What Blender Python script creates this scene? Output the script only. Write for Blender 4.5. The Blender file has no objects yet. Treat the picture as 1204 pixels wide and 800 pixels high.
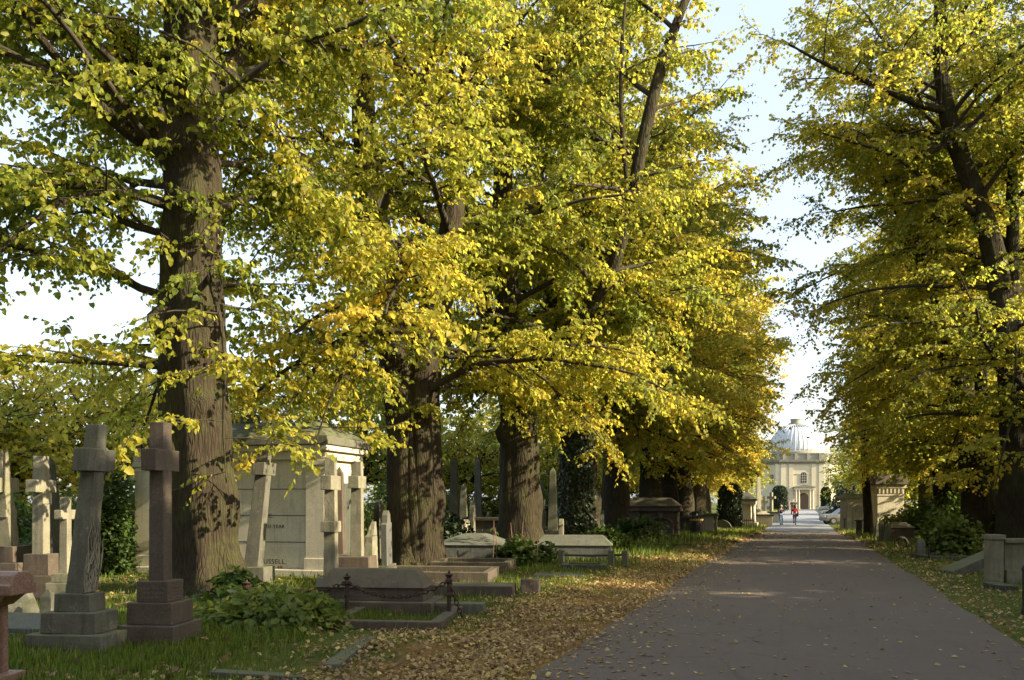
import bpy, bmesh, math, random
import numpy as np
from mathutils import Vector, noise as mnoise

S = bpy.context.scene
COL = S.collection
R_ = math.radians
F, VPX, HY, H = 1000.0, 940.0, 590.0, 1.7           # focal length and horizon of the photograph, eye height
TH = math.atan((VPX - 602.0) / F)
CT, ST = math.cos(TH), math.sin(TH)

# ------------------------------------------------------------------ ground shape
def sst(a, b, x):
    t = min(1.0, max(0.0, (x - a) / (b - a)))
    return t * t * (3 - 2 * t)

def gz0(y):
    return -0.40 * sst(34, 62, y) + 0.60 * sst(76, 150, y)

def gz(x, y):
    k = sst(2.6, 5.0, abs(x))
    n = mnoise.noise(Vector((x * 0.35, y * 0.35, 3.1))) * 0.05 + mnoise.noise(Vector((x * 1.3, y * 1.3, 7.7))) * 0.02
    return gz0(y) + k * (n + 0.03)

def cam_xy(px, d):
    """world x, y of the point seen at image column px, at depth d along the optical axis"""
    xc = (px - 602.0) / F * d
    return xc * CT - d * ST, xc * ST + d * CT

def at(px, py):
    """ground point seen at a pixel"""
    d = F * H / (py - HY)
    for _ in range(12):
        x, y = cam_xy(px, d)
        d = F * (H - gz0(y)) / (py - HY)
    x, y = cam_xy(px, d)
    return x, y, d

def zat(py, d):
    return H - (py - HY) * d / F

def solve_box(pl, pc, pr, d, rot):
    """a box whose near corner is at column pc, depth d; its x side runs back to column pl and its y side to pr"""
    a = TH - rot
    ca, sa = math.cos(a), math.sin(a)
    xc = (pc - 602.0) / F * d
    t = (pl - 602.0) / F
    L = (xc - t * d) / (ca + t * sa)
    t = (pr - 602.0) / F
    M = (t * d - xc) / (sa - t * ca) if abs(sa - t * ca) > 1e-6 else 0.3
    if not 0.13 < M < 3.2:
        M = 1.0
    X, Y = cam_xy(pc, d)
    c, s = math.cos(rot), math.sin(rot)
    cx, cy = -L / 2, M / 2
    return X + cx * c - cy * s, Y + cx * s + cy * c, abs(L), abs(M)

# ------------------------------------------------------------------ node helpers
class NT:
    def __init__(self, m):
        m.use_nodes = True
        self.t = m.node_tree
        self.t.nodes.clear()
    def n(self, kind, ins=None, **kw):
        nd = self.t.nodes.new(kind)
        for k, v in kw.items():
            setattr(nd, k, v)
        for k, v in (ins or {}).items():
            if isinstance(v, bpy.types.NodeSocket):
                self.t.links.new(v, nd.inputs[k])
            else:
                nd.inputs[k].default_value = v
        return nd
    def link(self, a, b):
        self.t.links.new(a, b)
    def mix(self, fac, a, b, blend='MIX'):
        nd = self.n('ShaderNodeMix', data_type='RGBA', blend_type=blend)
        for i, v in ((0, fac), (6, a), (7, b)):
            if isinstance(v, bpy.types.NodeSocket):
                self.link(v, nd.inputs[i])
            else:
                nd.inputs[i].default_value = v if i == 0 else (v[0], v[1], v[2], 1)
        return nd.outputs[2]
    def math(self, op, a, b=0.0, clamp=False):
        nd = self.n('ShaderNodeMath', operation=op, use_clamp=clamp)
        for i, v in ((0, a), (1, b)):
            if isinstance(v, bpy.types.NodeSocket):
                self.link(v, nd.inputs[i])
            else:
                nd.inputs[i].default_value = v
        return nd.outputs[0]
    def ramp(self, fac, stops, interp='LINEAR'):
        nd = self.n('ShaderNodeValToRGB', {'Fac': fac})
        cr = nd.color_ramp
        cr.interpolation = interp
        while len(cr.elements) < len(stops):
            cr.elements.new(0.5)
        for e, (p, c) in zip(cr.elements, stops):
            e.position = p
            e.color = (c, c, c, 1) if isinstance(c, (int, float)) else (c[0], c[1], c[2], 1)
        return nd.outputs[0]
    def noise(self, vec, scale, detail=4, rough=0.6, dist=0.0):
        return self.n('ShaderNodeTexNoise', {'Vector': vec, 'Scale': scale, 'Detail': detail, 'Roughness': rough, 'Distortion': dist}).outputs['Fac']
    def mapping(self, vec, scale=(1, 1, 1)):
        return self.n('ShaderNodeMapping', {'Vector': vec, 'Scale': scale}).outputs[0]
    def out(self, sh):
        o = self.n('ShaderNodeOutputMaterial')
        self.link(sh, o.inputs['Surface'])
        return o

def objcoord(nt):
    tc = nt.n('ShaderNodeTexCoord').outputs['Object']
    oi = nt.n('ShaderNodeObjectInfo')
    off = nt.math('MULTIPLY', oi.outputs['Random'], 37.0)
    return nt.n('ShaderNodeVectorMath', {0: tc, 1: off}, operation='ADD').outputs[0]

MATS = {}
def stone(name, c1, c2, moss=0.25, mosscol=(0.10, 0.12, 0.04), speck=0.0, rough=0.85, lichen=0.45, bump=0.45, streak=0.55):
    if name in MATS:
        return MATS[name]
    m = bpy.data.materials.new(name)
    nt = NT(m)
    v = objcoord(nt)
    n1 = nt.noise(v, 2.3, 6, 0.65)
    col = nt.mix(nt.ramp(n1, [(0.32, 0), (0.68, 1)]), c1, c2)
    fine = nt.noise(v, 55, 5, 0.7)
    col = nt.mix(nt.math('MULTIPLY', nt.ramp(fine, [(0.35, 0), (0.65, 1)]), 0.55), col, tuple(0.55 * x for x in c2))
    if speck:
        vo = nt.n('ShaderNodeTexVoronoi', {'Vector': v, 'Scale': 95.0})
        sp = nt.ramp(vo.outputs['Color'], [(0.25, 0), (0.75, 1)])
        col = nt.mix(nt.math('MULTIPLY', sp, speck), col, tuple(min(1, 1.9 * x) for x in c1))
    # rain streaks: they run down the stone
    sv = nt.mapping(v, (7, 7, 0.5))
    st = nt.ramp(nt.noise(sv, 1.6, 5, 0.6), [(0.5, 0), (0.72, 1)])
    col = nt.mix(nt.math('MULTIPLY', st, streak), col, tuple(0.35 * x for x in c2))
    # lichen blotches
    if lichen:
        lv = nt.noise(v, 9, 7, 0.75, 0.6)
        lm = nt.ramp(lv, [(0.60, 0), (0.66, 1)])
        col = nt.mix(nt.math('MULTIPLY', lm, lichen), col, (0.33, 0.33, 0.24))
    if moss:
        nz = nt.n('ShaderNodeSeparateXYZ', {0: nt.n('ShaderNodeNewGeometry').outputs['Normal']}).outputs['Z']
        up = nt.math('MULTIPLY', nt.math('MAXIMUM', nz, 0.0), 0.22)
        mm = nt.ramp(nt.math('ADD', nt.noise(v, 3.1, 7, 0.7), up), [(0.52, 0), (0.72, 1)])
        col = nt.mix(nt.math('MULTIPLY', mm, moss, True), col, mosscol)
    h = nt.math('ADD', nt.math('MULTIPLY', fine, 0.6), nt.math('MULTIPLY', nt.noise(v, 14, 4), 0.8))
    b = nt.n('ShaderNodeBump', {'Strength': bump, 'Distance': 0.02, 'Height': h})
    p = nt.n('ShaderNodeBsdfPrincipled', {'Base Color': col, 'Roughness': rough, 'Normal': b.outputs[0]})
    nt.out(p.outputs[0])
    MATS[name] = m
    return m

def plain(name, col, rough=0.6, metal=0.0, var=0.25, scale=12, bump=0.0):
    if name in MATS:
        return MATS[name]
    m = bpy.data.materials.new(name)
    nt = NT(m)
    v = objcoord(nt)
    n1 = nt.noise(v, scale, 5, 0.65)
    c = nt.mix(nt.math('MULTIPLY', nt.ramp(n1, [(0.3, 0), (0.7, 1)]), 1.0), tuple(x * (1 - var) for x in col), tuple(min(1, x * (1 + var)) for x in col))
    p = nt.n('ShaderNodeBsdfPrincipled', {'Base Color': c, 'Roughness': rough, 'Metallic': metal})
    if bump:
        b = nt.n('ShaderNodeBump', {'Strength': bump, 'Distance': 0.01, 'Height': nt.noise(v, scale * 4, 4)})
        nt.link(b.outputs[0], p.inputs['Normal'])
    nt.out(p.outputs[0])
    MATS[name] = m
    return m

def leafmat(name, stops, trans=0.55, rough=0.5, tint=True):
    m = bpy.data.materials.new(name)
    nt = NT(m)
    a = nt.n('ShaderNodeAttribute', attribute_name='tone').outputs['Fac']
    if tint:
        t = nt.n('ShaderNodeAttribute', attribute_name='tint', attribute_type='OBJECT').outputs['Fac']
        a = nt.math('ADD', a, t)
    col = nt.ramp(a, stops)
    d = nt.n('ShaderNodeBsdfPrincipled', {'Base Color': col, 'Roughness': rough, 'Specular IOR Level': 0.35})
    hs = nt.n('ShaderNodeHueSaturation', {'Saturation': 1.0, 'Value': 1.5, 'Color': col})
    tr = nt.n('ShaderNodeBsdfTranslucent', {'Color': hs.outputs[0]})
    mx = nt.n('ShaderNodeMixShader', {0: trans, 1: d.outputs[0], 2: tr.outputs[0]})
    nt.out(mx.outputs[0])
    MATS[name] = m
    return m

def barkmat(name, c1, c2, moss=0.3, zs=1.0):
    m = bpy.data.materials.new(name)
    nt = NT(m)
    v = objcoord(nt)
    rv = nt.mapping(v, (9, 9, 1.1 * zs))
    ridge = nt.noise(rv, 1.6, 8, 0.68, 0.7)
    vor = nt.n('ShaderNodeTexVoronoi', {'Vector': nt.mapping(v, (11, 11, 1.5 * zs)), 'Scale': 1.5}, feature='DISTANCE_TO_EDGE').outputs['Distance']
    crack = nt.ramp(vor, [(0.0, 0), (0.22, 1)])
    hgt = nt.math('ADD', nt.math('MULTIPLY', ridge, 0.9), nt.math('MULTIPLY', crack, 0.35))
    col = nt.mix(nt.ramp(hgt, [(0.35, 0), (0.95, 1)]), tuple(0.42 * x for x in c1), c1)
    col = nt.mix(nt.ramp(nt.noise(v, 1.3, 5), [(0.35, 0), (0.7, 1)]), col, c2, 'MIX') if False else nt.mix(nt.math('MULTIPLY', nt.ramp(nt.noise(v, 1.5, 5), [(0.4, 0), (0.7, 1)]), 0.5), col, c2)
    mm = nt.ramp(nt.noise(v, 1.9, 7, 0.7), [(0.45, 0), (0.7, 1)])
    col = nt.mix(nt.math('MULTIPLY', mm, moss), col, (0.075, 0.085, 0.025))
    b = nt.n('ShaderNodeBump', {'Strength': 0.9, 'Distance': 0.05, 'Height': hgt})
    p = nt.n('ShaderNodeBsdfPrincipled', {'Base Color': col, 'Roughness': 0.92, 'Normal': b.outputs[0], 'Specular IOR Level': 0.2})
    nt.out(p.outputs[0])
    MATS[name] = m
    return m

# ------------------------------------------------------------------ mesh builder
class MB:
    def __init__(self):
        self.v, self.f = [], []
    def add(self, vs, fs):
        o = len(self.v)
        self.v += [tuple(p) for p in vs]
        self.f += [tuple(i + o for i in f) for f in fs]
        return self
    def taper(self, cx, cy, z0, z1, sx0, sy0, sx1=None, sy1=None, dx=0.0, dy=0.0):
        sx1 = sx0 if sx1 is None else sx1
        sy1 = sy0 if sy1 is None else sy1
        vs = []
        for z, sx, sy, ox, oy in ((z0, sx0, sy0, 0, 0), (z1, sx1, sy1, dx, dy)):
            for a, b in ((-1, -1), (1, -1), (1, 1), (-1, 1)):
                vs.append((cx + ox + a * sx / 2, cy + oy + b * sy / 2, z))
        return self.add(vs, [(3, 2, 1, 0), (4, 5, 6, 7), (0, 1, 5, 4), (1, 2, 6, 5), (2, 3, 7, 6), (3, 0, 4, 7)])
    def box(self, cx, cy, cz, sx, sy, sz):
        return self.taper(cx, cy, cz - sz / 2, cz + sz / 2, sx, sy)
    def prism(self, prof, axis, a0, a1, cx=0.0, cy=0.0):
        """prof: closed (u, z) outline, swept along axis 'x' or 'y' from a0 to a1"""
        n = len(prof)
        vs = []
        for a in (a0, a1):
            for u, z in prof:
                vs.append((cx + u, cy + a, z) if axis == 'y' else (cx + a, cy + u, z))
        fs = [tuple(range(n)), tuple(range(2 * n - 1, n - 1, -1))]
        fs += [(i, (i + 1) % n, n + (i + 1) % n, n + i) for i in range(n)]
        return self.add(vs, fs)
    def lathe(self, prof, seg=20, cx=0.0, cy=0.0, a0=0.0, a1=2 * math.pi):
        n = len(prof)
        full = abs(a1 - a0 - 2 * math.pi) < 1e-6
        k = seg if full else seg + 1
        vs = []
        for i in range(k):
            a = a0 + (a1 - a0) * i / seg
            for r, z in prof:
                vs.append((cx + r * math.cos(a), cy + r * math.sin(a), z))
        fs = []
        for i in range(seg):
            j = (i + 1) % k
            for q in range(n - 1):
                fs.append((i * n + q, j * n + q, j * n + q + 1, i * n + q + 1))
        if full:
            fs.append(tuple(i * n for i in range(k))[::-1])
            fs.append(tuple(i * n + n - 1 for i in range(k)))
        return self.add(vs, fs)
    def tube(self, pts, rad, seg=6, cap=True):
        pts = [Vector(p) for p in pts]
        n = len(pts)
        if not hasattr(rad, '__len__'):
            rad = [rad] * n
        vs = []
        up = Vector((0.31, 0.17, 0.93)).normalized()
        for i, p in enumerate(pts):
            t = (pts[min(i + 1, n - 1)] - pts[max(i - 1, 0)])
            t = t.normalized() if t.length > 1e-9 else Vector((0, 0, 1))
            s = t.cross(up if abs(t.dot(up)) < 0.95 else Vector((1, 0, 0))).normalized()
            b = s.cross(t)
            for k in range(seg):
                a = 2 * math.pi * k / seg
                vs.append(p + (s * math.cos(a) + b * math.sin(a)) * rad[i])
        fs = []
        for i in range(n - 1):
            for k in range(seg):
                l = (k + 1) % seg
                fs.append((i * seg + k, i * seg + l, (i + 1) * seg + l, (i + 1) * seg + k))
        if cap:
            fs.append(tuple(range(seg))[::-1])
            fs.append(tuple((n - 1) * seg + k for k in range(seg)))
        return self.add(vs, fs)
    def build(self, name, mat, parent=None, bevel=0.0, rough=0.0, smooth=False, cut=0.16):
        me = bpy.data.meshes.new(name)
        me.from_pydata(self.v, [], self.f)
        if bevel or rough:
            bm = bmesh.new()
            bm.from_mesh(me)
            bmesh.ops.recalc_face_normals(bm, faces=bm.faces)
            if bevel:
                ed = [e for e in bm.edges if len(e.link_faces) == 2 and e.calc_face_angle(0) > 0.5]
                bmesh.ops.bevel(bm, geom=ed, offset=bevel, segments=2, affect='EDGES', profile=0.6, clamp_overlap=True)
            if rough:
                for _ in range(5):
                    ed = [e for e in bm.edges if e.calc_length() > cut]
                    if not ed or len(bm.verts) > 9000:
                        break
                    bmesh.ops.subdivide_edges(bm, edges=ed, cuts=1, use_grid_fill=True)
                bmesh.ops.triangulate(bm, faces=[f for f in bm.faces if len(f.verts) > 4])
                bm.normal_update()
                k = random.Random(name + str(len(bm.verts))).random() * 50
                for w in bm.verts:
                    c = w.co
                    a = mnoise.noise(Vector((c.x * 4 + k, c.y * 4, c.z * 4))) + 0.6 * mnoise.noise(Vector((c.x * 13 + k, c.y * 13, c.z * 13)))
                    w.co = c + w.normal * a * rough
            bm.to_mesh(me)
            bm.free()
        me.validate()
        if smooth:
            me.polygons.foreach_set('use_smooth', [True] * len(me.polygons))
        if mat is not None:
            me.materials.append(mat)
        o = bpy.data.objects.new(name, me)
        COL.objects.link(o)
        if parent is not None:
            o.parent = parent
        return o

def tag(o, label=None, cat=None, group=None, kind=None):
    if label:
        o['label'] = label
    if cat:
        o['category'] = cat
    if group:
        o['group'] = group
    if kind:
        o['kind'] = kind
    return o

def thing(name, label, cat, x, y, rot=0.0, group=None, z=None):
    o = bpy.data.objects.new(name, None)
    COL.objects.link(o)
    o.empty_display_size = 0.3
    o.location = (x, y, gz(x, y) if z is None else z)
    o.rotation_euler = (0, 0, rot)
    return tag(o, label, cat, group)

def kids(o):
    return [c for c in bpy.data.objects if c.parent == o]

def dup(o, x, y, rot, label, group=None, scale=None, z=None, tint=None, only=None):
    c = o.copy()
    COL.objects.link(c)
    c.location = (x, y, gz(x, y) if z is None else z)
    c.rotation_euler = (0, 0, rot)
    if scale:
        c.scale = scale if hasattr(scale, '__len__') else (scale,) * 3
    tag(c, label, None, group)
    for ch in kids(o):
        k = ch.copy()
        COL.objects.link(k)
        k.parent = c
        if tint is not None and 'tint' in k.keys():
            k['tint'] = tint
        for g in kids(ch):
            q = g.copy()
            COL.objects.link(q)
            q.parent = k
    return c

# ------------------------------------------------------------------ leaves
def nrmz(a):
    return a / np.maximum(np.linalg.norm(a, axis=-1, keepdims=True), 1e-9)

HEART = np.array([(0, 0, 0), (0.10, 0.40, 0.10), (0.60, 0.36, 0.03), (1.0, 0, -0.20), (0.60, -0.36, 0.07), (0.10, -0.40, 0.13)])
KITE = np.array([(0, 0, 0), (0.42, 0.45, 0.07), (1.0, 0, -0.08), (0.42, -0.45, 0.07)])
BLADE = np.array([(0, 0.035, 0), (0.55, 0.028, 0.06), (1.0, 0, -0.05), (0.0, -0.035, 0)])

def leaves(name, pos, dirv, nrm, size, tone, mat, parent=None, shape='heart'):
    pos = np.asarray(pos, float)
    d = nrmz(np.asarray(dirv, float))
    s = nrmz(np.cross(nrm, d))
    n = np.cross(d, s)
    tpl = {'heart': HEART, 'kite': KITE, 'blade': BLADE}[shape]
    N, K = len(pos), len(tpl)
    V = pos[:, None, :] + np.asarray(size)[:, None, None] * (
        tpl[None, :, 0:1] * d[:, None, :] + tpl[None, :, 1:2] * s[:, None, :] + tpl[None, :, 2:3] * n[:, None, :])
    faces = np.array([[0, 1, 2, 3], [0, 3, 4, 5]]) if shape == 'heart' else np.array([[0, 1, 2], [0, 2, 3]])
    fl = faces.shape[1]
    idx = (np.arange(N)[:, None, None] * K + faces[None]).reshape(-1)
    me = bpy.data.meshes.new(name)
    me.vertices.add(N * K)
    me.vertices.foreach_set('co', V.reshape(-1).astype(np.float32))
    me.loops.add(len(idx))
    me.loops.foreach_set('vertex_index', idx.astype(np.int32))
    me.polygons.add(2 * N)
    me.polygons.foreach_set('loop_start', (np.arange(2 * N) * fl).astype(np.int32))
    at_ = me.attributes.new('tone', 'FLOAT', 'FACE')
    at_.data.foreach_set('value', np.repeat(np.asarray(tone, np.float32), 2))
    me.update(calc_edges=True)
    me.materials.append(mat)
    o = bpy.data.objects.new(name, me)
    COL.objects.link(o)
    o['tint'] = 0.0
    if parent is not None:
        o.parent = parent
    return o

# ------------------------------------------------------------------ trees
def resample(pts, n):
    pts = np.asarray(pts, float)
    seg = np.linalg.norm(np.diff(pts, axis=0), axis=1)
    t = np.concatenate([[0], np.cumsum(seg)])
    u = np.linspace(0, t[-1], n)
    return np.stack([np.interp(u, t, pts[:, k]) for k in range(3)], 1)

def smooth_path(pts, n):
    pts = np.asarray(pts, float)
    for _ in range(2):
        q = [pts[0]]
        for a, b in zip(pts[:-1], pts[1:]):
            q += [0.75 * a + 0.25 * b, 0.25 * a + 0.75 * b]
        q.append(pts[-1])
        pts = np.array(q)
    return resample(pts, n)

def walk(rng, p, d, L, n, wob, up):
    d = d / np.linalg.norm(d)
    out = [p.copy()]
    st = L / n
    for i in range(n):
        d = d + rng.normal(0, wob, 3) + np.array((0, 0, up))
        d /= np.linalg.norm(d)
        p = p + d * st
        out.append(p.copy())
    return np.array(out)

def trunk_mesh(mb, path, rad, seg, rng, lobes=5, lob=0.08, burrs=(), flare=0.0, z0=0.0):
    """a stem with fluting, burrs and a root flare"""
    n = len(path)
    vs, fs = [], []
    ph = rng.uniform(0, 6.28, 6)
    tw = rng.uniform(-0.12, 0.12)
    for i in range(n):
        t = path[min(i + 1, n - 1)] - path[max(i - 1, 0)]
        t = t / np.linalg.norm(t)
        ref = np.array((1.0, 0, 0)) if abs(t[0]) < 0.9 else np.array((0, 1.0, 0))
        b = np.cross(t, ref); b /= np.linalg.norm(b)
        s = np.cross(b, t)
        z = path[i][2]
        for k in range(seg):
            a = 2 * math.pi * k / seg
            r = rad[i] * (1 + lob * math.sin(lobes * a + ph[0] + tw * z) + 0.6 * lob * math.sin((lobes - 2) * a + ph[1] - tw * z) + 0.04 * math.sin(9 * a + ph[2] + 0.7 * z))
            if flare:
                fl = math.exp(-max(0.0, z - z0) / 0.45)
                r *= 1 + flare * fl * (1 + 0.45 * math.sin(5 * a + ph[3]))
            p = path[i] + (s * math.cos(a) + b * math.sin(a)) * r
            nn = mnoise.noise(Vector(p * 0.9)) * 0.15 + mnoise.noise(Vector((p[0] * 3.2, p[1] * 3.2, p[2] * 1.4))) * 0.09 + mnoise.noise(Vector(p * 7)) * 0.03
            p = path[i] + (p - path[i]) * (1 + nn)
            for bp, br, bh in burrs:
                dd = np.linalg.norm(p - bp)
                if dd < br:
                    w = (1 - (dd / br) ** 2) ** 2
                    p = p + (p - path[i]) / max(np.linalg.norm(p - path[i]), 1e-6) * bh * w * (1 + 0.5 * mnoise.noise(Vector(p * 9)))
            vs.append(p)
    for i in range(n - 1):
        for k in range(seg):
            l = (k + 1) % seg
            fs.append((i * seg + k, i * seg + l, (i + 1) * seg + l, (i + 1) * seg + k))
    fs.append(tuple((n - 1) * seg + k for k in range(seg)))
    mb.add(vs, fs)

def make_tree(root, seed, stems, env, nlimb, zlimb, leaf, dens=1.0, shape='heart', tone0=0.5, mats=None, seg=28,
              burrs=(), flare=0.35, droop=-0.035, twigs=True, low=None, gap=None, rmin=0.6, zls=None):
    """stems: list of (points, radii); env: (centre xyz, radius, half height) of the crown; fills root with trunk, branches, crown"""
    rng = np.random.default_rng(seed)
    tm, bm_ = MB(), MB()
    paths = []
    for k, (pts, rr) in enumerate(stems):
        n = max(10, int(len(pts) * 9)) if seg > 14 else max(6, len(pts) * 4)
        p = smooth_path(pts, n)
        u = np.linspace(0, 1, n)
        r = np.interp(u, np.linspace(0, 1, len(rr)), rr)
        trunk_mesh(tm, p, r, seg, rng, burrs=burrs if k == 0 else (), flare=flare if k == 0 else 0.0, lob=0.07 if k == 0 else 0.04)
        paths.append((p, r))
    C, Rr, Hh = np.array(env[0], float), env[1], env[2]
    def reach(p, d):
        q = (p - C) / np.array((Rr, Rr, Hh))
        e = d / np.array((Rr, Rr, Hh))
        a, b, c = e @ e, 2 * q @ e, q @ q - 1
        D = b * b - 4 * a * c
        if D <= 0:
            return rmin
        return max(rmin, (-b + math.sqrt(D)) / (2 * a))
    zls = list(zls or []) + [zlimb] * (len(paths) - len(zls or []))
    lens = [max(0.01, np.linalg.norm(np.diff(p, axis=0), axis=1)[p[1:, 2] > zl].sum()) for (p, r), zl in zip(paths, zls)]
    tot = sum(lens)
    B, D_, L_, T_ = [], [], [], []            # twigs: base, direction, length, tone
    ang = rng.uniform(0, 6.28)
    for (p, r), ln, zl in zip(paths, lens, zls):
        ok = np.where(p[:, 2] > zl)[0]
        if not len(ok):
            continue
        cnt = max(1, int(round(nlimb * ln / tot * (0.6 if r[0] < 0.13 else 1.0))))
        for j in range(cnt):
            fi = ok[0] + (len(p) - 1 - ok[0]) * ((j + rng.uniform(0.1, 0.9)) / cnt)
            i = min(int(fi), len(p) - 1)
            ang += 2.4 + rng.normal(0, 0.35)
            base, br = p[i], r[i]
            hfrac = np.clip((base[2] - zlimb) / max(1.0, C[2] + Hh - zlimb), 0, 1)
            el = R_(12 + 52 * hfrac + rng.normal(0, 9))
            d = np.array((math.cos(ang) * math.cos(el), math.sin(ang) * math.cos(el), math.sin(el)))
            L = min(reach(base, d) * rng.uniform(0.82, 1.06), Rr * 1.6)
            cut_ = False
            for g_ in gap or ():
                # pruned side of the tree: only short shoots
                da = (ang - g_[0] + math.pi) % (2 * math.pi) - math.pi
                if g_[3] < base[2] < g_[2] and abs(da) < g_[1]:
                    L = min(L, g_[4])
                    cut_ = rng.uniform() < 0.55
            if cut_:
                continue
            if r[0] < 0.13:
                L = min(L, 1.5)
            n = max(4, int(L / 0.55))
            lp = walk(rng, base, d, L, n, 0.10, droop * (1.3 - hfrac))
            r0 = min(br * 0.5, 0.020 + 0.0115 * L)
            lr = np.linspace(r0, 0.010, n + 1)
            bm_.tube(lp, list(lr), 7 if seg > 14 else 5, cap=False)
            lt = tone0 + rng.normal(0, 0.08)
            # secondaries
            s_sp = 0.42 if seg > 14 else 0.55
            m = max(3, int(L / s_sp))
            for q in range(m):
                f = 0.16 + 0.84 * (q + rng.uniform(0, 1)) / m
                x = f * n
                a_ = min(int(x), n - 1)
                sb = lp[a_] + (lp[a_ + 1] - lp[a_]) * (x - a_)
                fw = lp[a_ + 1] - lp[a_]; fw /= np.linalg.norm(fw)
                side = np.cross(fw, (0, 0, 1.0))
                side /= max(np.linalg.norm(side), 1e-6)
                sg = 1 if q % 2 else -1
                sd = fw * 0.65 + side * sg * rng.uniform(0.5, 1.0) + np.array((0, 0, rng.normal(0.05, 0.35)))
                sl = rng.uniform(0.55, 1.0) * (0.7 + 0.38 * L * (1 - 0.75 * f))
                sl = min(sl, 3.2)
                k = max(3, int(sl / 0.4))
                sp = walk(rng, sb, sd, sl, k, 0.13, droop * 1.5)
                bm_.tube(sp, list(np.linspace(max(0.010, lr[a_] * 0.45), 0.006, k + 1)), 4, cap=False)
                tn = lt + rng.normal(0, 0.08)
                nt_ = max(3, int(sl / 0.17 * dens))
                ff = (np.arange(nt_) + rng.uniform(0, 1, nt_)) / nt_
                ff = 0.08 + 0.92 * ff
                xx = ff * k
                ai = np.minimum(xx.astype(int), k - 1)
                fr = (xx - ai)[:, None]
                bp = sp[ai] * (1 - fr) + sp[ai + 1] * fr
                fwd = nrmz(sp[ai + 1] - sp[ai])
                sde = nrmz(np.cross(fwd, np.array((0, 0, 1.0))) + 1e-6)
                sgn = np.where(np.arange(nt_) % 2, 1.0, -1.0)[:, None]
                td = fwd * 0.7 + sde * sgn * rng.uniform(0.4, 1.0, (nt_, 1)) + rng.normal(0, 0.28, (nt_, 3)) + np.array((0, 0, -0.12))
                B.append(bp); D_.append(nrmz(td)); L_.append(rng.uniform(0.28, 0.75, nt_)); T_.append(np.full(nt_, tn) + rng.normal(0, 0.05, nt_))
    B = np.concatenate(B); D_ = np.concatenate(D_); L_ = np.concatenate(L_); T_ = np.concatenate(T_)
    if low is not None:
        # branches hanging no lower than this, except a few
        keep = (B[:, 2] > low) | (rng.uniform(0, 1, len(B)) < 0.12)
        B, D_, L_, T_ = B[keep], D_[keep], L_[keep], T_[keep]
    per = max(4, int(round(0.5 / (leaf * 0.62))))
    N = len(B)
    u = (np.arange(per) + 0.6) / per
    uu = np.tile(u, (N, 1)) + rng.normal(0, 0.05, (N, per))
    P = B[:, None, :] + D_[:, None, :] * (uu * L_[:, None])[..., None]
    P[..., 2] -= 0.22 * uu ** 2 * L_[:, None]
    sdv = nrmz(np.cross(D_, np.array((0, 0, 1.0))) + 1e-6)
    sg = np.where(np.arange(per) % 2, 1.0, -1.0)[None, :, None]
    dv = D_[:, None, :] * 0.55 + sdv[:, None, :] * sg * 0.85 + rng.normal(0, 0.45, (N, per, 3)) + np.array((0, 0, -0.75))
    nv = np.array((0, 0, 0.8)) + rng.normal(0, 0.75, (N, per, 3)) + 0.45 * D_[:, None, :]
    sz = leaf * np.clip(rng.normal(0.98, 0.27, (N, per)), 0.4, 1.6)
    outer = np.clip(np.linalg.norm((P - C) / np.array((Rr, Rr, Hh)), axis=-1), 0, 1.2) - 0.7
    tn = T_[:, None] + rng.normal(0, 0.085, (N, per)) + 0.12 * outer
    flat = lambda a: a.reshape(-1, 3)
    if twigs:
        # twigs as thin three-sided spikes
        e = B + D_ * L_[:, None]; e[:, 2] -= 0.22 * L_
        s1 = sdv * 0.006
        s2 = np.array((0, 0, 0.006))
        V = np.stack([B + s1, B - s1, B + s2, e], 1).reshape(-1, 3)
        o = len(bm_.v)
        bm_.v += [tuple(w) for w in V]
        for i in range(N):
            k = o + 4 * i
            bm_.f += [(k, k + 1, k + 3), (k + 1, k + 2, k + 3), (k + 2, k, k + 3)]
    tr = tm.build('trunk', mats['bark'], root, smooth=True)
    bo = bm_.build('branches', mats['twig'], root, smooth=True)
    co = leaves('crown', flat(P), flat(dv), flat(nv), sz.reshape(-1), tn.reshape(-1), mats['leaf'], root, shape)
    return N * per

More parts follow.
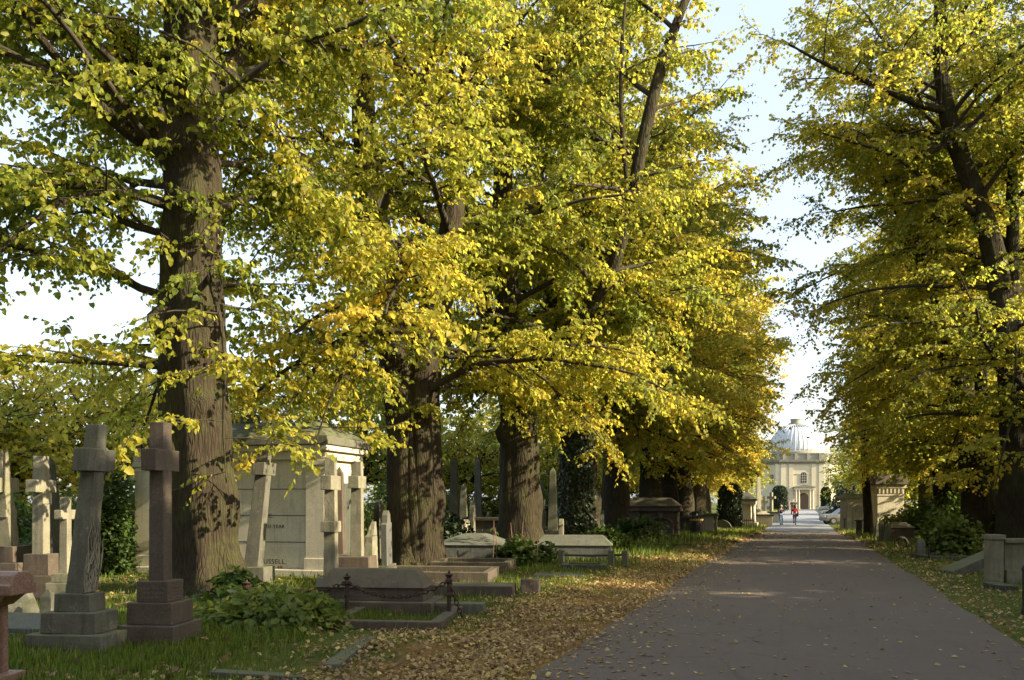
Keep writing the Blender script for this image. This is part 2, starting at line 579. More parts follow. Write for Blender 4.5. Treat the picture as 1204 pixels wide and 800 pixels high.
def bush(name, label, x, y, sx, sy, sz, n, leaf, mat, tone=0.4, seed=1, stems=14, cat='bush', group=None, shape='heart', up=0.6, stemmat=None, clump=26, root=None):
    rng = np.random.default_rng(seed)
    r = root or thing(name, label, cat, x, y, 0, group)
    cl = rng.normal(0, 1, (clump, 3)); cl = nrmz(cl) * rng.uniform(0.35, 1.0, (clump, 1)) ** 0.6
    cl[:, 2] = np.abs(cl[:, 2])
    k = rng.integers(0, clump, n)
    off = nrmz(rng.normal(0, 1, (n, 3))) * rng.uniform(0.3, 1.0, (n, 1)) * 0.30
    q = cl[k] * 0.82 + off
    q[:, 2] = np.abs(q[:, 2])
    P = q * np.array((sx / 2, sy / 2, sz))
    P[:, 2] = np.maximum(P[:, 2], 0.02)
    out = nrmz(off + 0.4 * cl[k] + 1e-6)
    dv = out * 0.6 + rng.normal(0, 0.5, (n, 3)) + np.array((0, 0, -0.25))
    nv = out * 0.5 + np.array((0, 0, up)) + rng.normal(0, 0.4, (n, 3))
    tn = tone + rng.normal(0, 0.06, clump)[k] + rng.normal(0, 0.09, n)
    m = MB()
    for i in range(stems):
        c = cl[rng.integers(0, clump)] * np.array((sx / 2, sy / 2, sz)) * 0.85
        b = np.array((c[0] * 0.25, c[1] * 0.25, -0.05))
        m.tube([b, (b + c) / 2 + np.array((0, 0, 0.1 * sz)), c], [0.012 + 0.01 * sz, 0.01 + 0.006 * sz, 0.004], 5)
    m.build('stem', stemmat or MATS['twig'], r, smooth=True)
    leaves('foliage', P, dv, nv, leaf * rng.uniform(0.6, 1.3, n), tn, mat, r, shape)
    return r
# ================================================================== materials
GREY = stone('weathered_grey_stone', (0.155, 0.148, 0.118), (0.085, 0.082, 0.065), moss=0.55)
PALE = stone('pale_limestone', (0.30, 0.275, 0.205), (0.18, 0.165, 0.115), moss=0.6, lichen=0.25, streak=0.5)
WHITE = stone('white_portland_stone', (0.70, 0.635, 0.50), (0.58, 0.53, 0.41), moss=0.22, lichen=0.15, streak=0.35, bump=0.2)
PINK = stone('pink_granite', (0.19, 0.115, 0.09), (0.13, 0.077, 0.06), moss=0.1, speck=0.5, rough=0.45, lichen=0.1, bump=0.1, streak=0.15)
BROWN = stone('brown_granite', (0.092, 0.070, 0.055), (0.052, 0.039, 0.031), moss=0.12, speck=0.35, rough=0.6, lichen=0.12, bump=0.15, streak=0.3)
REDG = stone('red_granite', (0.30, 0.105, 0.06), (0.21, 0.07, 0.04), moss=0.1, speck=0.3, rough=0.6, lichen=0.05, bump=0.1)
DARK = stone('dark_slate_stone', (0.075, 0.072, 0.065), (0.045, 0.044, 0.04), moss=0.4, lichen=0.2)
BLUEG = stone('blue_grey_granite', (0.12, 0.12, 0.115), (0.075, 0.076, 0.074), moss=0.3, speck=0.2, lichen=0.2)
SANDB = stone('brown_sandstone', (0.125, 0.094, 0.072), (0.078, 0.058, 0.044), moss=0.25, lichen=0.1)
MOSSY = stone('moss_covered_stone', (0.22, 0.21, 0.16), (0.13, 0.13, 0.09), moss=0.95, mosscol=(0.16, 0.17, 0.04))
CREAM = stone('cream_bath_stone', (0.72, 0.64, 0.47), (0.62, 0.55, 0.39), moss=0.06, lichen=0.05, streak=0.25, bump=0.1)
LEAD = stone('lead_roof', (0.60, 0.63, 0.66), (0.50, 0.53, 0.56), moss=0.0, lichen=0.0, streak=0.3, rough=0.5, bump=0.1)
IRON = plain('dark_iron', (0.022, 0.020, 0.018), 0.6, 0.3)
RUST = plain('rusty_iron', (0.05, 0.03, 0.02), 0.8, 0.2, 0.5)
GLASS = plain('dark_window_glass', (0.02, 0.025, 0.03), 0.12)
OAK = plain('dark_oak', (0.045, 0.028, 0.018), 0.6)
INK = plain('lead_lettering', (0.035, 0.032, 0.028), 0.7)
GOLD = plain('gilt_band', (0.45, 0.33, 0.10), 0.45, 0.4)
BINB = plain('black_plastic', (0.014, 0.013, 0.013), 0.45)
SILVER = plain('silver_car_paint', (0.22, 0.23, 0.24), 0.3, 0.6, 0.04)
RUBBER = plain('black_rubber', (0.016, 0.016, 0.016), 0.85)
SKIN = plain('skin', (0.45, 0.26, 0.18), 0.55, 0, 0.06)
HAIRD = plain('dark_hair', (0.022, 0.016, 0.012), 0.7)
HAIRG = plain('grey_hair', (0.42, 0.38, 0.33), 0.7)
NAVY = plain('navy_cloth', (0.022, 0.025, 0.045), 0.85)
JEANS = plain('blue_denim', (0.12, 0.22, 0.33), 0.9)
JEANG = plain('grey_denim', (0.13, 0.12, 0.18), 0.9)
RED = plain('red_cloth', (0.45, 0.035, 0.03), 0.85)
BLACKC = plain('black_cloth', (0.018, 0.018, 0.02), 0.9)
BARK = barkmat('lime_bark', (0.050, 0.038, 0.025), (0.034, 0.027, 0.017), 0.5)
BARKF = barkmat('lime_bark_far', (0.052, 0.041, 0.028), (0.036, 0.029, 0.019), 0.3)
TWIG = plain('twig_bark', (0.036, 0.028, 0.019), 0.9, 0, 0.4, 5)
MATS['twig'] = TWIG
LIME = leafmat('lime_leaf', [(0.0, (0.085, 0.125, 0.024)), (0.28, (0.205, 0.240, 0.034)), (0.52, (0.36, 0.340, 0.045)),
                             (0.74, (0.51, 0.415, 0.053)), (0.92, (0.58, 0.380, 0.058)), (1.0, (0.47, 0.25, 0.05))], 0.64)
SHRUB = leafmat('shrub_leaf', [(0.0, (0.018, 0.035, 0.010)), (0.4, (0.055, 0.095, 0.018)), (0.7, (0.13, 0.17, 0.03)), (1.0, (0.32, 0.30, 0.04))], 0.40)
YEW = leafmat('yew_needle', [(0.0, (0.010, 0.018, 0.010)), (0.5, (0.022, 0.038, 0.016)), (1.0, (0.05, 0.075, 0.025))], 0.2)
IVYM = leafmat('ivy_leaf', [(0.0, (0.010, 0.020, 0.008)), (0.5, (0.025, 0.048, 0.015)), (1.0, (0.07, 0.10, 0.03))], 0.2, 0.35)
LITM = leafmat('dead_leaf', [(0.0, (0.055, 0.032, 0.020)), (0.3, (0.155, 0.095, 0.050)), (0.55, (0.32, 0.215, 0.105)), (0.8, (0.48, 0.345, 0.14)), (1.0, (0.58, 0.46, 0.16))], 0.25, 0.6)
GRASSM = leafmat('grass_blade', [(0.0, (0.05, 0.085, 0.012)), (0.5, (0.125, 0.185, 0.022)), (1.0, (0.28, 0.27, 0.06))], 0.45)

# ================================================================== camera, light
cam = bpy.data.cameras.new('camera')
cam.sensor_width = 36
cam.lens = 36 * F / 1204
cam.shift_y = 190.0 / 1204
cam.clip_end = 3000
co = bpy.data.objects.new('camera', cam)
COL.objects.link(co)
co.location = (0, 0, H)
co.rotation_euler = (R_(90), 0, TH)
S.camera = co

SUN_AZ, SUN_EL = R_(90), R_(26)
sd = Vector((math.sin(SUN_AZ) * math.cos(SUN_EL), math.cos(SUN_AZ) * math.cos(SUN_EL), math.sin(SUN_EL)))
sl = bpy.data.lights.new('sun', 'SUN')
sl.energy = 4.4
sl.angle = R_(0.55)
sl.color = (1.0, 0.85, 0.58)
so = bpy.data.objects.new('sun', sl)
COL.objects.link(so)
so.rotation_euler = sd.to_track_quat('Z', 'Y').to_euler()
so.location = (30, 0, 40)
w = bpy.data.worlds.new('World')
S.world = w
w.use_nodes = True
wt = w.node_tree
wt.nodes.clear()
sky = wt.nodes.new('ShaderNodeTexSky')
sky.sky_type = 'NISHITA'
sky.sun_disc = False
sky.sun_elevation = SUN_EL
sky.sun_rotation = SUN_AZ
sky.air_density = 1.2
sky.dust_density = 2.5
sky.ozone_density = 1.2
bg = wt.nodes.new('ShaderNodeBackground')
bg.inputs['Strength'].default_value = 0.15
wo = wt.nodes.new('ShaderNodeOutputWorld')
veil = wt.nodes.new('ShaderNodeMix')                 # a thin veil of high cloud whitens the blue
veil.data_type = 'RGBA'
veil.inputs[0].default_value = 0.55
veil.inputs[7].default_value = (2.05, 2.15, 2.28, 1)
wt.links.new(sky.outputs[0], veil.inputs[6])
wt.links.new(veil.outputs[2], bg.inputs[0])
wt.links.new(bg.outputs[0], wo.inputs[0])
S.view_settings.view_transform = 'Standard'
S.view_settings.look = 'None'
S.view_settings.gamma = 1
S.view_settings.exposure = 1.68
S.render.engine = 'CYCLES'
cy = S.cycles
cy.use_denoising = True
cy.max_bounces = 7
cy.diffuse_bounces = 4
cy.glossy_bounces = 2
cy.transmission_bounces = 4
cy.transparent_max_bounces = 4
cy.caustics_reflective = False
cy.caustics_refractive = False
cy.sample_clamp_indirect = 6
S.render.use_persistent_data = False

# ================================================================== ground, road
RW = 2.47
def grid_mesh(name, xs, ys, zf, mat, kind='structure'):
    nx, ny = len(xs), len(ys)
    vs = [(x, y, zf(x, y)) for y in ys for x in xs]
    fs = [(j * nx + i, j * nx + i + 1, (j + 1) * nx + i + 1, (j + 1) * nx + i) for j in range(ny - 1) for i in range(nx - 1)]
    m = MB().add(vs, fs)
    o = m.build(name, mat, smooth=True)
    tag(o, kind=kind)
    return o

gm = bpy.data.materials.new('cemetery_soil_and_grass')
nt = NT(gm)
geo = nt.n('ShaderNodeNewGeometry')
P = geo.outputs['Position']
sx = nt.n('ShaderNodeSeparateXYZ', {0: P}).outputs
ax = nt.math('ABSOLUTE', sx['X'])
n1 = nt.noise(P, 0.9, 6, 0.65)
grass = nt.mix(nt.ramp(n1, [(0.35, 0), (0.65, 1)]), (0.045, 0.075, 0.014), (0.10, 0.105, 0.025))
soil = nt.mix(nt.ramp(nt.noise(P, 6, 6, 0.7), [(0.35, 0), (0.65, 1)]), (0.075, 0.045, 0.022), (0.20, 0.115, 0.04))
soil = nt.mix(nt.ramp(nt.noise(P, 28, 5, 0.7), [(0.45, 0), (0.62, 1)]), soil, (0.32, 0.20, 0.06))
lf = nt.math('ADD', nt.math('MULTIPLY', nt.math('ADD', sx['X'], 4.9), 0.8), nt.math('MULTIPLY', nt.math('SUBTRACT', nt.noise(P, 0.7, 5), 0.5), 3.0), False)
lm = nt.ramp(lf, [(0.2, 0), (0.8, 1)])
rgt = nt.math('LESS_THAN', sx['X'], 0.0)
lm2 = nt.math('MULTIPLY', lm, rgt)
pat = nt.math('MULTIPLY', nt.ramp(nt.noise(P, 1.7, 6, 0.7), [(0.52, 0), (0.68, 1)]), 0.5)
col = nt.mix(nt.math('MAXIMUM', lm2, pat), grass, soil)
b = nt.n('ShaderNodeBump', {'Strength': 0.6, 'Distance': 0.05, 'Height': nt.noise(P, 22, 6, 0.7)})
p = nt.n('ShaderNodeBsdfPrincipled', {'Base Color': col, 'Roughness': 0.95, 'Normal': b.outputs[0], 'Specular IOR Level': 0.1})
nt.out(p.outputs[0])

xs = sorted(set([round(v, 3) for v in np.concatenate([np.linspace(-600, -60, 8), np.linspace(-50, -26, 9), np.arange(-24, 16.1, 0.4), np.linspace(18, 50, 9), np.linspace(70, 600, 8)])]))
ys = sorted(set([round(v, 3) for v in np.concatenate([np.linspace(-60, -8, 7), np.arange(-5, 40, 0.4), np.arange(40, 180, 2.5), np.linspace(190, 900, 12)])]))
ground = grid_mesh('ground', xs, ys, gz, gm)

def tarmac(name, c1, c2, patch):
    m = bpy.data.materials.new(name)
    nt = NT(m)
    P = nt.n('ShaderNodeNewGeometry').outputs['Position']
    big = nt.noise(P, 0.55, 6, 0.65)
    col = nt.mix(nt.ramp(big, [(0.3, 0), (0.7, 1)]), c1, c2)
    agg = nt.noise(P, 130, 3, 0.7)
    col = nt.mix(nt.math('MULTIPLY', nt.ramp(agg, [(0.42, 0), (0.68, 1)]), 0.5), col, tuple(2.0 * x for x in c2))
    blot = nt.ramp(nt.noise(nt.mapping(P, (1.2, 0.5, 1)), 1.3, 6, 0.7), [(0.55, 0), (0.66, 1)])
    col = nt.mix(nt.math('MULTIPLY', blot, patch), col, tuple(0.6 * x for x in c1))
    vo = nt.n('ShaderNodeTexVoronoi', {'Vector': P, 'Scale': 0.42, 'Randomness': 1.0}, feature='DISTANCE_TO_EDGE').outputs['Distance']
    wob = nt.math('ADD', vo, nt.math('MULTIPLY', nt.math('SUBTRACT', nt.noise(P, 4, 5), 0.5), 0.06))
    cr = nt.ramp(wob, [(0.0, 1), (0.008, 0)])
    col = nt.mix(nt.math('MULTIPLY', cr, 0.22), col, (0.02, 0.018, 0.015))
    xx_ = nt.n('ShaderNodeSeparateXYZ', {0: P}).outputs['X']
    sm = nt.math('ABSOLUTE', nt.math('ADD', nt.math('ADD', xx_, 0.22), nt.math('MULTIPLY', nt.math('SUBTRACT', nt.noise(P, 0.8, 4), 0.5), 0.10)))
    col = nt.mix(nt.math('MULTIPLY', nt.ramp(sm, [(0.006, 1), (0.025, 0)]), 0.14), col, (0.03, 0.025, 0.02))
    grit = nt.ramp(nt.noise(P, 24, 5, 0.75), [(0.60, 0), (0.68, 1)])
    col = nt.mix(nt.math('MULTIPLY', grit, 0.30), col, (0.20, 0.15, 0.09))
    h = nt.math('ADD', nt.math('MULTIPLY', agg, 0.5), nt.noise(P, 45, 3))
    b = nt.n('ShaderNodeBump', {'Strength': 0.35, 'Distance': 0.01, 'Height': h})
    p = nt.n('ShaderNodeBsdfPrincipled', {'Base Color': col, 'Roughness': 0.82, 'Normal': b.outputs[0], 'Specular IOR Level': 0.3})
    nt.out(p.outputs[0])
    return m
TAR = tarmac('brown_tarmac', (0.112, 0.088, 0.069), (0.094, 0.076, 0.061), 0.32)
TARG = tarmac('grey_tarmac_sky_tint', (0.215, 0.225, 0.24), (0.185, 0.195, 0.21), 0.15)  # own paler surfacing; the sky's reflection is put into its bluish grey
def road_grid(name, y0, y1, dy, mat):
    ysr = list(np.arange(y0, y1 + 1e-6, dy))
    nxr = np.linspace(-1, 1, 13)
    vs, fs = [], []
    for j, y in enumerate(ysr):
        for i, u in enumerate(nxr):
            e = mnoise.noise(Vector((y * 0.7, 9.1 if u < 0 else 3.3, 0))) * 0.07 * (abs(u) ** 6)
            vs.append((u * (RW + e), y, gz0(y) + 0.006 + 0.035 * (1 - u * u)))
    n = len(nxr)
    fs = [(j * n + i, j * n + i + 1, (j + 1) * n + i + 1, (j + 1) * n + i) for j in range(len(ysr) - 1) for i in range(n - 1)]
    return tag(MB().add(vs, fs).build(name, mat, smooth=True), kind='structure')
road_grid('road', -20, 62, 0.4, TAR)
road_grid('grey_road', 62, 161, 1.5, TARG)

# ================================================================== lime trees
TM = {'bark': BARK, 'twig': TWIG, 'leaf': LIME}
TMF = {'bark': BARKF, 'twig': TWIG, 'leaf': LIME}

def px_stem(d, px0, z0, pts):
    """stem points given as (column, row, depth offset) of the photograph, turned into metres around the tree's base"""
    out = []
    for a, b_, o in pts:
        k = (a - px0) * d / F
        out.append((k * CT - o * ST, k * ST + o * CT, zat(b_, d) - z0))
    return out

def lime(px, d, label, seed, stempx, radii, R, ztop, zlow, nlimb, zlimb, leaf, tone0, group, cshift=(0, 0), **kw):
    x, y = cam_xy(px, d)
    r = thing('lime_tree', label, 'tree', x, y, 0, group)
    z0 = r.location.z
    stems = []
    for k, sp in enumerate(stempx):
        pts = px_stem(d, px, z0, sp)
        if k == 0:
            pts[0] = (pts[0][0], pts[0][1], -0.25)
        stems.append((pts, radii[k]))
    env = ((cshift[0], cshift[1], (ztop + zlow) / 2), R, (ztop - zlow) / 2)
    if 'gapz' in kw:
        kw['gap'] = [(math.atan2(-y, -x), R_(kw.pop('gapw', 42)), kw.pop('gapz'), kw.pop('gap0', -1), 0.9)] + kw.pop('gaps', [])
    n = make_tree(r, seed, stems, env, nlimb, zlimb, leaf, tone0=tone0, **kw)
    return r

GL = 'lime trees along the left verge'
GR = 'lime trees along the right verge'
QN = 1.0
d = 15.5
T1 = lime(240, d, 'thick mossy lime trunk with burrs, beside the brown granite cross', 11,
     [[(244, 705, 0), (238, 600, 0), (230, 500, 0), (225, 350, 0.1), (228, 250, 0.1), (221, 150, 0.2), (217, 0, 0.3), (222, -180, 0.4), (215, -330, 0.4)],
      [(222, 140, 0.2), (255, 60, 0.8), (290, -60, 1.3), (310, -200, 1.6)],
      [(222, 190, 0.2), (180, 175, 0.0), (140, 150, -0.4), (90, 90, -0.9), (40, 20, -1.3)],
      [(250, 330, -0.2), (268, 350, -0.8), (290, 420, -1.1), (288, 500, -1.2), (292, 570, -1.2)],
      [(215, 250, 0), (150, 240, -1.0), (80, 300, -1.6), (20, 400, -1.8)]],
     [[0.68, 0.60, 0.575, 0.54, 0.48, 0.42, 0.35, 0.25, 0.08], [0.22, 0.16, 0.11, 0.05], [0.17, 0.13, 0.09, 0.06, 0.03], [0.06, 0.04, 0.03, 0.02, 0.01], [0.06, 0.05, 0.03, 0.015]],
     5.9, 16.0, 1.6, 130, 3.9, 0.096, 0.37, GL, cshift=(-0.3, 0.3), gaps=[(TH, R_(55), 9.0, -1, 1.7)], mats=TM, dens=1.9, low=2.5, droop=-0.06, seg=40, gapz=11.5, gapw=56, zls=[4.0, 3, 3, 2.0, 2.5], flare=0.25,
     burrs=[(np.array((-0.55, -0.35, 4.9)), 0.42, 0.30), (np.array((0.55, -0.3, 4.6)), 0.4, 0.22), (np.array((-0.5, -0.35, 8.2)), 0.6, 0.28), (np.array((-0.35, -0.5, 2.6)), 0.4, 0.16), (np.array((0.35, -0.5, 3.4)), 0.3, 0.14), (np.array((-0.1, -0.6, 5.6)), 0.3, 0.12), (np.array((0.45, -0.2, 6.8)), 0.4, 0.2), (np.array((0.5, -0.5, 2.0)), 0.4, 0.10)])
d = 21.8
T2 = lime(488, d, 'twin stemmed lime trunk behind the chained granite tomb', 12,
     [[(481, 668, 0), (480, 600, 0), (478, 500, 0), (468, 420, 0.1), (448, 340, 0.2), (436, 240, 0.2), (424, 120, 0.3), (418, 0, 0.4), (405, -100, 0.4)],
      [(498, 668, 0.0), (497, 600, 0.0), (495, 500, 0.0), (494, 430, 0.1), (508, 360, 0.5), (528, 260, 0.9), (540, 130, 1.3), (548, 0, 1.6)],
      [(455, 390, -0.3), (430, 410, -1.8), (385, 450, -3.3), (335, 500, -3.8), (290, 530, -3.9)],
      [(465, 390, -0.3), (450, 410, -2.0), (425, 480, -3.6), (408, 545, -3.8)],
      [(458, 360, -0.3), (420, 370, -1.8), (360, 440, -3.3), (300, 480, -3.9), (262, 505, -4.0)],
      [(462, 370, -0.3), (435, 400, -2.2), (385, 490, -3.6), (360, 540, -3.8)],
      [(489, 668, -0.12), (489, 600, -0.12), (487, 520, -0.1), (482, 440, 0.0)]],
     [[0.60, 0.50, 0.48, 0.46, 0.40, 0.36, 0.28, 0.16, 0.06], [0.56, 0.50, 0.47, 0.46, 0.34, 0.25, 0.16, 0.07], [0.09, 0.07, 0.05, 0.03, 0.01], [0.07, 0.05, 0.03, 0.01], [0.08, 0.06, 0.04, 0.02, 0.01], [0.08, 0.06, 0.04, 0.01], [0.50, 0.42, 0.38, 0.28]],
     5.8, 18.0, 1.8, 100, 3.9, 0.094, 0.49, GL, cshift=(0.8, -0.3), mats=TM, dens=1.9, low=1.95, droop=-0.06, seg=32, gapz=5.8, gapw=46, zls=[3.9, 3.9, 1.5, 1.5, 1.5, 1.5, 99], rmin=1.1,
     burrs=[(np.array((0.25, -0.4, 5.3)), 0.7, 0.30), (np.array((-0.5, -0.3, 5.0)), 0.5, 0.2)])
d = 25.9
T3 = lime(612, d, 'broad lime trunk rising above the spiky flowering plants', 13,
     [[(612, 658, 0), (612, 600, 0), (610, 520, 0), (603, 430, 0), (594, 320, 0.2), (590, 200, 0.3), (593, 140, 0.3), (608, 95, 0.3), (640, 68, 0.3), (662, 36, 0.3), (668, -40, 0.3)],
      [(600, 120, 0.3), (640, 98, 0.1), (690, 76, -0.3), (730, 30, -0.5)],
      [(606, 470, 0.1), (575, 380, 0.8), (545, 250, 1.5), (530, 100, 2.0)],
      [(614, 455, -0.3), (650, 412, -1.0), (702, 368, -1.9), (726, 284, -2.6), (743, 188, -3.0), (766, 108, -3.0), (802, 22, -2.8), (812, -60, -2.6)],
      [(727, 280, -2.6), (714, 205, -3.2), (713, 120, -3.5), (722, 40, -3.5)]],
     [[0.74, 0.60, 0.56, 0.46, 0.38, 0.33, 0.30, 0.24, 0.2, 0.14, 0.06], [0.16, 0.14, 0.10, 0.05], [0.30, 0.24, 0.15, 0.05], [0.25, 0.22, 0.19, 0.17, 0.15, 0.13, 0.09, 0.04], [0.07, 0.06, 0.045, 0.02]],
     5.8, 19.5, 1.8, 96, 4.4, 0.10, 0.39, GL, cshift=(0.3, 0), mats=TM, dens=1.9, low=2.6, droop=-0.055, seg=28, gapz=15, gapw=36,
     burrs=[(np.array((-0.45, -0.45, 3.7)), 0.5, 0.25), (np.array((0.5, -0.3, 3.9)), 0.4, 0.2)])
d = 31
T4 = lime(682, d, 'ivy clad lime trunk beside the red granite cross', 14,
     [[(682, 645, 0), (681, 580, 0), (676, 500, 0), (670, 430, 0), (684, 350, 0.2), (690, 260, 0.3), (702, 160, 0.4), (712, 60, 0.4), (716, -60, 0.4)],
      [(675, 480, 0), (650, 380, 0.8), (640, 250, 1.2), (632, 100, 1.5)],
      [(688, 300, 0.2), (714, 210, -0.3), (730, 120, -0.5), (740, 40, -0.6)]],
     [[0.80, 0.62, 0.55, 0.44, 0.38, 0.32, 0.24, 0.16, 0.06], [0.32, 0.25, 0.16, 0.05], [0.12, 0.10, 0.07, 0.03]],
     5.7, 20.5, 2.0, 96, 4.6, 0.108, 0.40, GL, cshift=(0.5, 0), mats=TM, dens=1.9, shape='kite', low=2.8, droop=-0.055, seg=26)
# ivy on the fourth trunk
rng = np.random.default_rng(5)
n = 3400
a = rng.uniform(R_(150), R_(330), n); zz = rng.uniform(0, 1, n) ** 1.1 * 5.4
rr = 0.66 - 0.025 * zz + rng.uniform(0, 0.22, n) + 0.45 * np.exp(-zz / 0.5)
Pv = np.stack([np.cos(a) * rr, np.sin(a) * rr, zz], 1)
ov = np.stack([np.cos(a), np.sin(a), 0 * a], 1)
leaves('ivy', Pv, ov * 0.3 + np.array((0, 0, -0.8)) + rng.normal(0, 0.4, (n, 3)), ov + np.array((0, 0, 0.4)) + rng.normal(0, 0.35, (n, 3)), rng.uniform(0.07, 0.14, n), rng.normal(0.45, 0.18, n), IVYM, T4, 'kite')

# the first two limes of the right row
d = 27.5
R1 = lime(1193, d, 'tall lime with a sinuous leaning stem, behind the corner pier tomb', 21,
     [[(1193, 650, 0), (1193, 560, 0), (1190, 470, 0), (1183, 390, 0), (1172, 310, 0), (1150, 235, 0), (1122, 165, 0), (1106, 100, 0), (1106, 0, 0), (1104, -100, 0)],
      [(1188, 430, 0), (1204, 330, 0.6), (1212, 200, 1.0), (1220, 30, 1.4)],
      [(1112, 130, 0), (1070, 132, -0.5), (1010, 112, -0.8), (950, 92, -1.0), (905, 70, -1.2)],
      [(1120, 165, 0), (1060, 200, -0.8), (1000, 190, -1.2), (945, 180, -1.5)],
      [(1190, 470, 0), (1165, 480, -1.5), (1130, 520, -2.5), (1112, 575, -2.8)],
      [(1188, 440, 0), (1190, 480, -1.5), (1185, 540, -2.2), (1182, 592, -2.4)],
      [(1185, 400, 0), (1160, 400, -1.5), (1140, 430, -2.6), (1125, 480, -3.0)]],
     [[0.54, 0.40, 0.37, 0.34, 0.31, 0.28, 0.25, 0.21, 0.16, 0.06], [0.28, 0.22, 0.15, 0.05], [0.14, 0.10, 0.07, 0.05, 0.02], [0.14, 0.09, 0.05, 0.02], [0.07, 0.05, 0.03, 0.01], [0.07, 0.05, 0.03, 0.01], [0.07, 0.05, 0.03, 0.01]],
     6.5, 21.0, 4.6, 120, 4.0, 0.104, 0.46, GR, cshift=(-0.9, 0.3), mats=TM, dens=1.9, shape='kite', low=2.4, droop=-0.06, seg=26, gapz=13, gap0=7, gapw=38, rmin=2.2, zls=[4.0, 4.0, 3, 3, 1.2, 1.2, 1.2])
d = 32
R2 = lime(1153, d, 'dark forked lime trunk in the large green bush', 22,
     [[(1153, 645, 0), (1150, 580, 0), (1140, 500, 0), (1118, 420, 0), (1096, 350, 0), (1083, 300, 0), (1062, 262, 0), (1042, 215, 0), (1015, 180, 0)],
      [(1085, 310, 0), (1104, 268, 0.2), (1110, 200, 0.4), (1118, 100, 0.6), (1120, -20, 0.8)],
      [(1146, 540, 0), (1168, 440, 0.8), (1180, 320, 1.2)],
      [(1140, 500, 0), (1110, 490, -1.5), (1085, 535, -2), (1070, 585, -2)],
      [(1142, 510, 0), (1150, 530, -1.5), (1140, 585, -2)]],
     [[0.80, 0.58, 0.50, 0.44, 0.38, 0.32, 0.2, 0.14, 0.05], [0.26, 0.22, 0.17, 0.1, 0.04], [0.3, 0.22, 0.08], [0.07, 0.05, 0.03, 0.01], [0.07, 0.04, 0.01]],
     5.2, 19.5, 2.0, 96, 3.2, 0.112, 0.46, GR, cshift=(-0.2, 0), mats=TM, dens=1.9, shape='kite', low=2.0, droop=-0.06, seg=26, zls=[3.2, 3.2, 3.2, 1.2, 1.2])

# further along both rows: two trees built once, then set out again and again
def proto(px, d, label, seed, tone, group, H, nl):
    x, y = cam_xy(px, d)
    r = thing('lime_tree', label, 'tree', x, y, 0, group)
    rg = np.random.default_rng(seed)
    st = [([(0, 0, -0.3), (0.05, 0, 1.5), (0.0, 0.1, 4), (-0.3, 0.2, 7), (0.2, 0.1, 10.5), (0.5, -0.2, 14), (0.3, 0, H - 1.5)], [0.66, 0.52, 0.48, 0.38, 0.28, 0.18, 0.05]),
          ([(0, 0.1, 4.2), (1.0, 0.4, 7), (2.0, 0.5, 10.5), (2.4, 0.2, 14)], [0.26, 0.22, 0.14, 0.05]),
          ([(-0.1, 0.1, 5.2), (-1.1, -0.6, 8), (-1.8, -1.0, 11), (-2.0, -1.0, 14.5)], [0.24, 0.20, 0.13, 0.05])]
    make_tree(r, seed, st, ((0, 0, (H + 1.8) / 2), 5.4, (H - 1.8) / 2), nl, 3.6, 0.138, dens=1.7, droop=-0.055, shape='kite', tone0=tone, mats=TMF, seg=14, low=2.5, twigs=False)
    return r
PA = proto(722, 36.5, 'lime trunk between the red cross and the arched brown tomb', 31, 0.45, GL, 20.5, 92)
PB = proto(764, 42, 'lime with crossing stems rising behind the arched brown tomb', 32, 0.54, GL, 20.0, 92)
for px, d_, rot, sc, tint, src, lab in [
    (786, 47, 1.2, 1.0, 0.06, 0, 'lime just right of the arched brown tomb roof'),
    (804, 53, 2.5, 1.02, 0.10, 1, 'lime with sunlit trunk behind the black litter bin'),
    (821, 58, 4.0, 0.98, 0.12, 0, 'lime trunk behind the mossy table tomb'),
    (822, 66, 5.2, 1.0, 0.16, 1, 'golden lime behind the clipped yew'),
    (819, 77, 0.6, 1.0, 0.16, 0, 'orange tinged lime behind the white tempietto monument'),
    (830, 91, 1.9, 0.95, 0.10, 1, 'last lime of the left row, beside the white obelisk')]:
    x, y = cam_xy(px, d_)
    dup((PA, PB)[src], x, y, rot, lab, GL, sc, tint=tint)
for px, d_, rot, sc, tint, src, lab in [
    (1136, 39.5, 3.3, 1.0, -0.04, 0, 'lime behind the flat topped brown chest tomb'),
    (1110, 43.5, 0.9, 1.0, 0.0, 1, 'lime rising behind the yellow green bush on the right'),
    (1092, 57, 2.2, 1.0, 0.04, 0, 'lime behind the tall white square mausoleum'),
    (1056, 70, 5.0, 0.80, 0.02, 0, 'lime by the grey stone mausoleum near the parked cars'),
    (1042, 84, 1.4, 0.66, -0.05, 1, 'smaller green lime near the chapel end of the right row')]:
    x, y = cam_xy(px, d_)
    dup((PA, PB)[src], x, y, rot, lab, GR, sc, tint=tint)
# ================================================================== monuments
RG = R_(12)

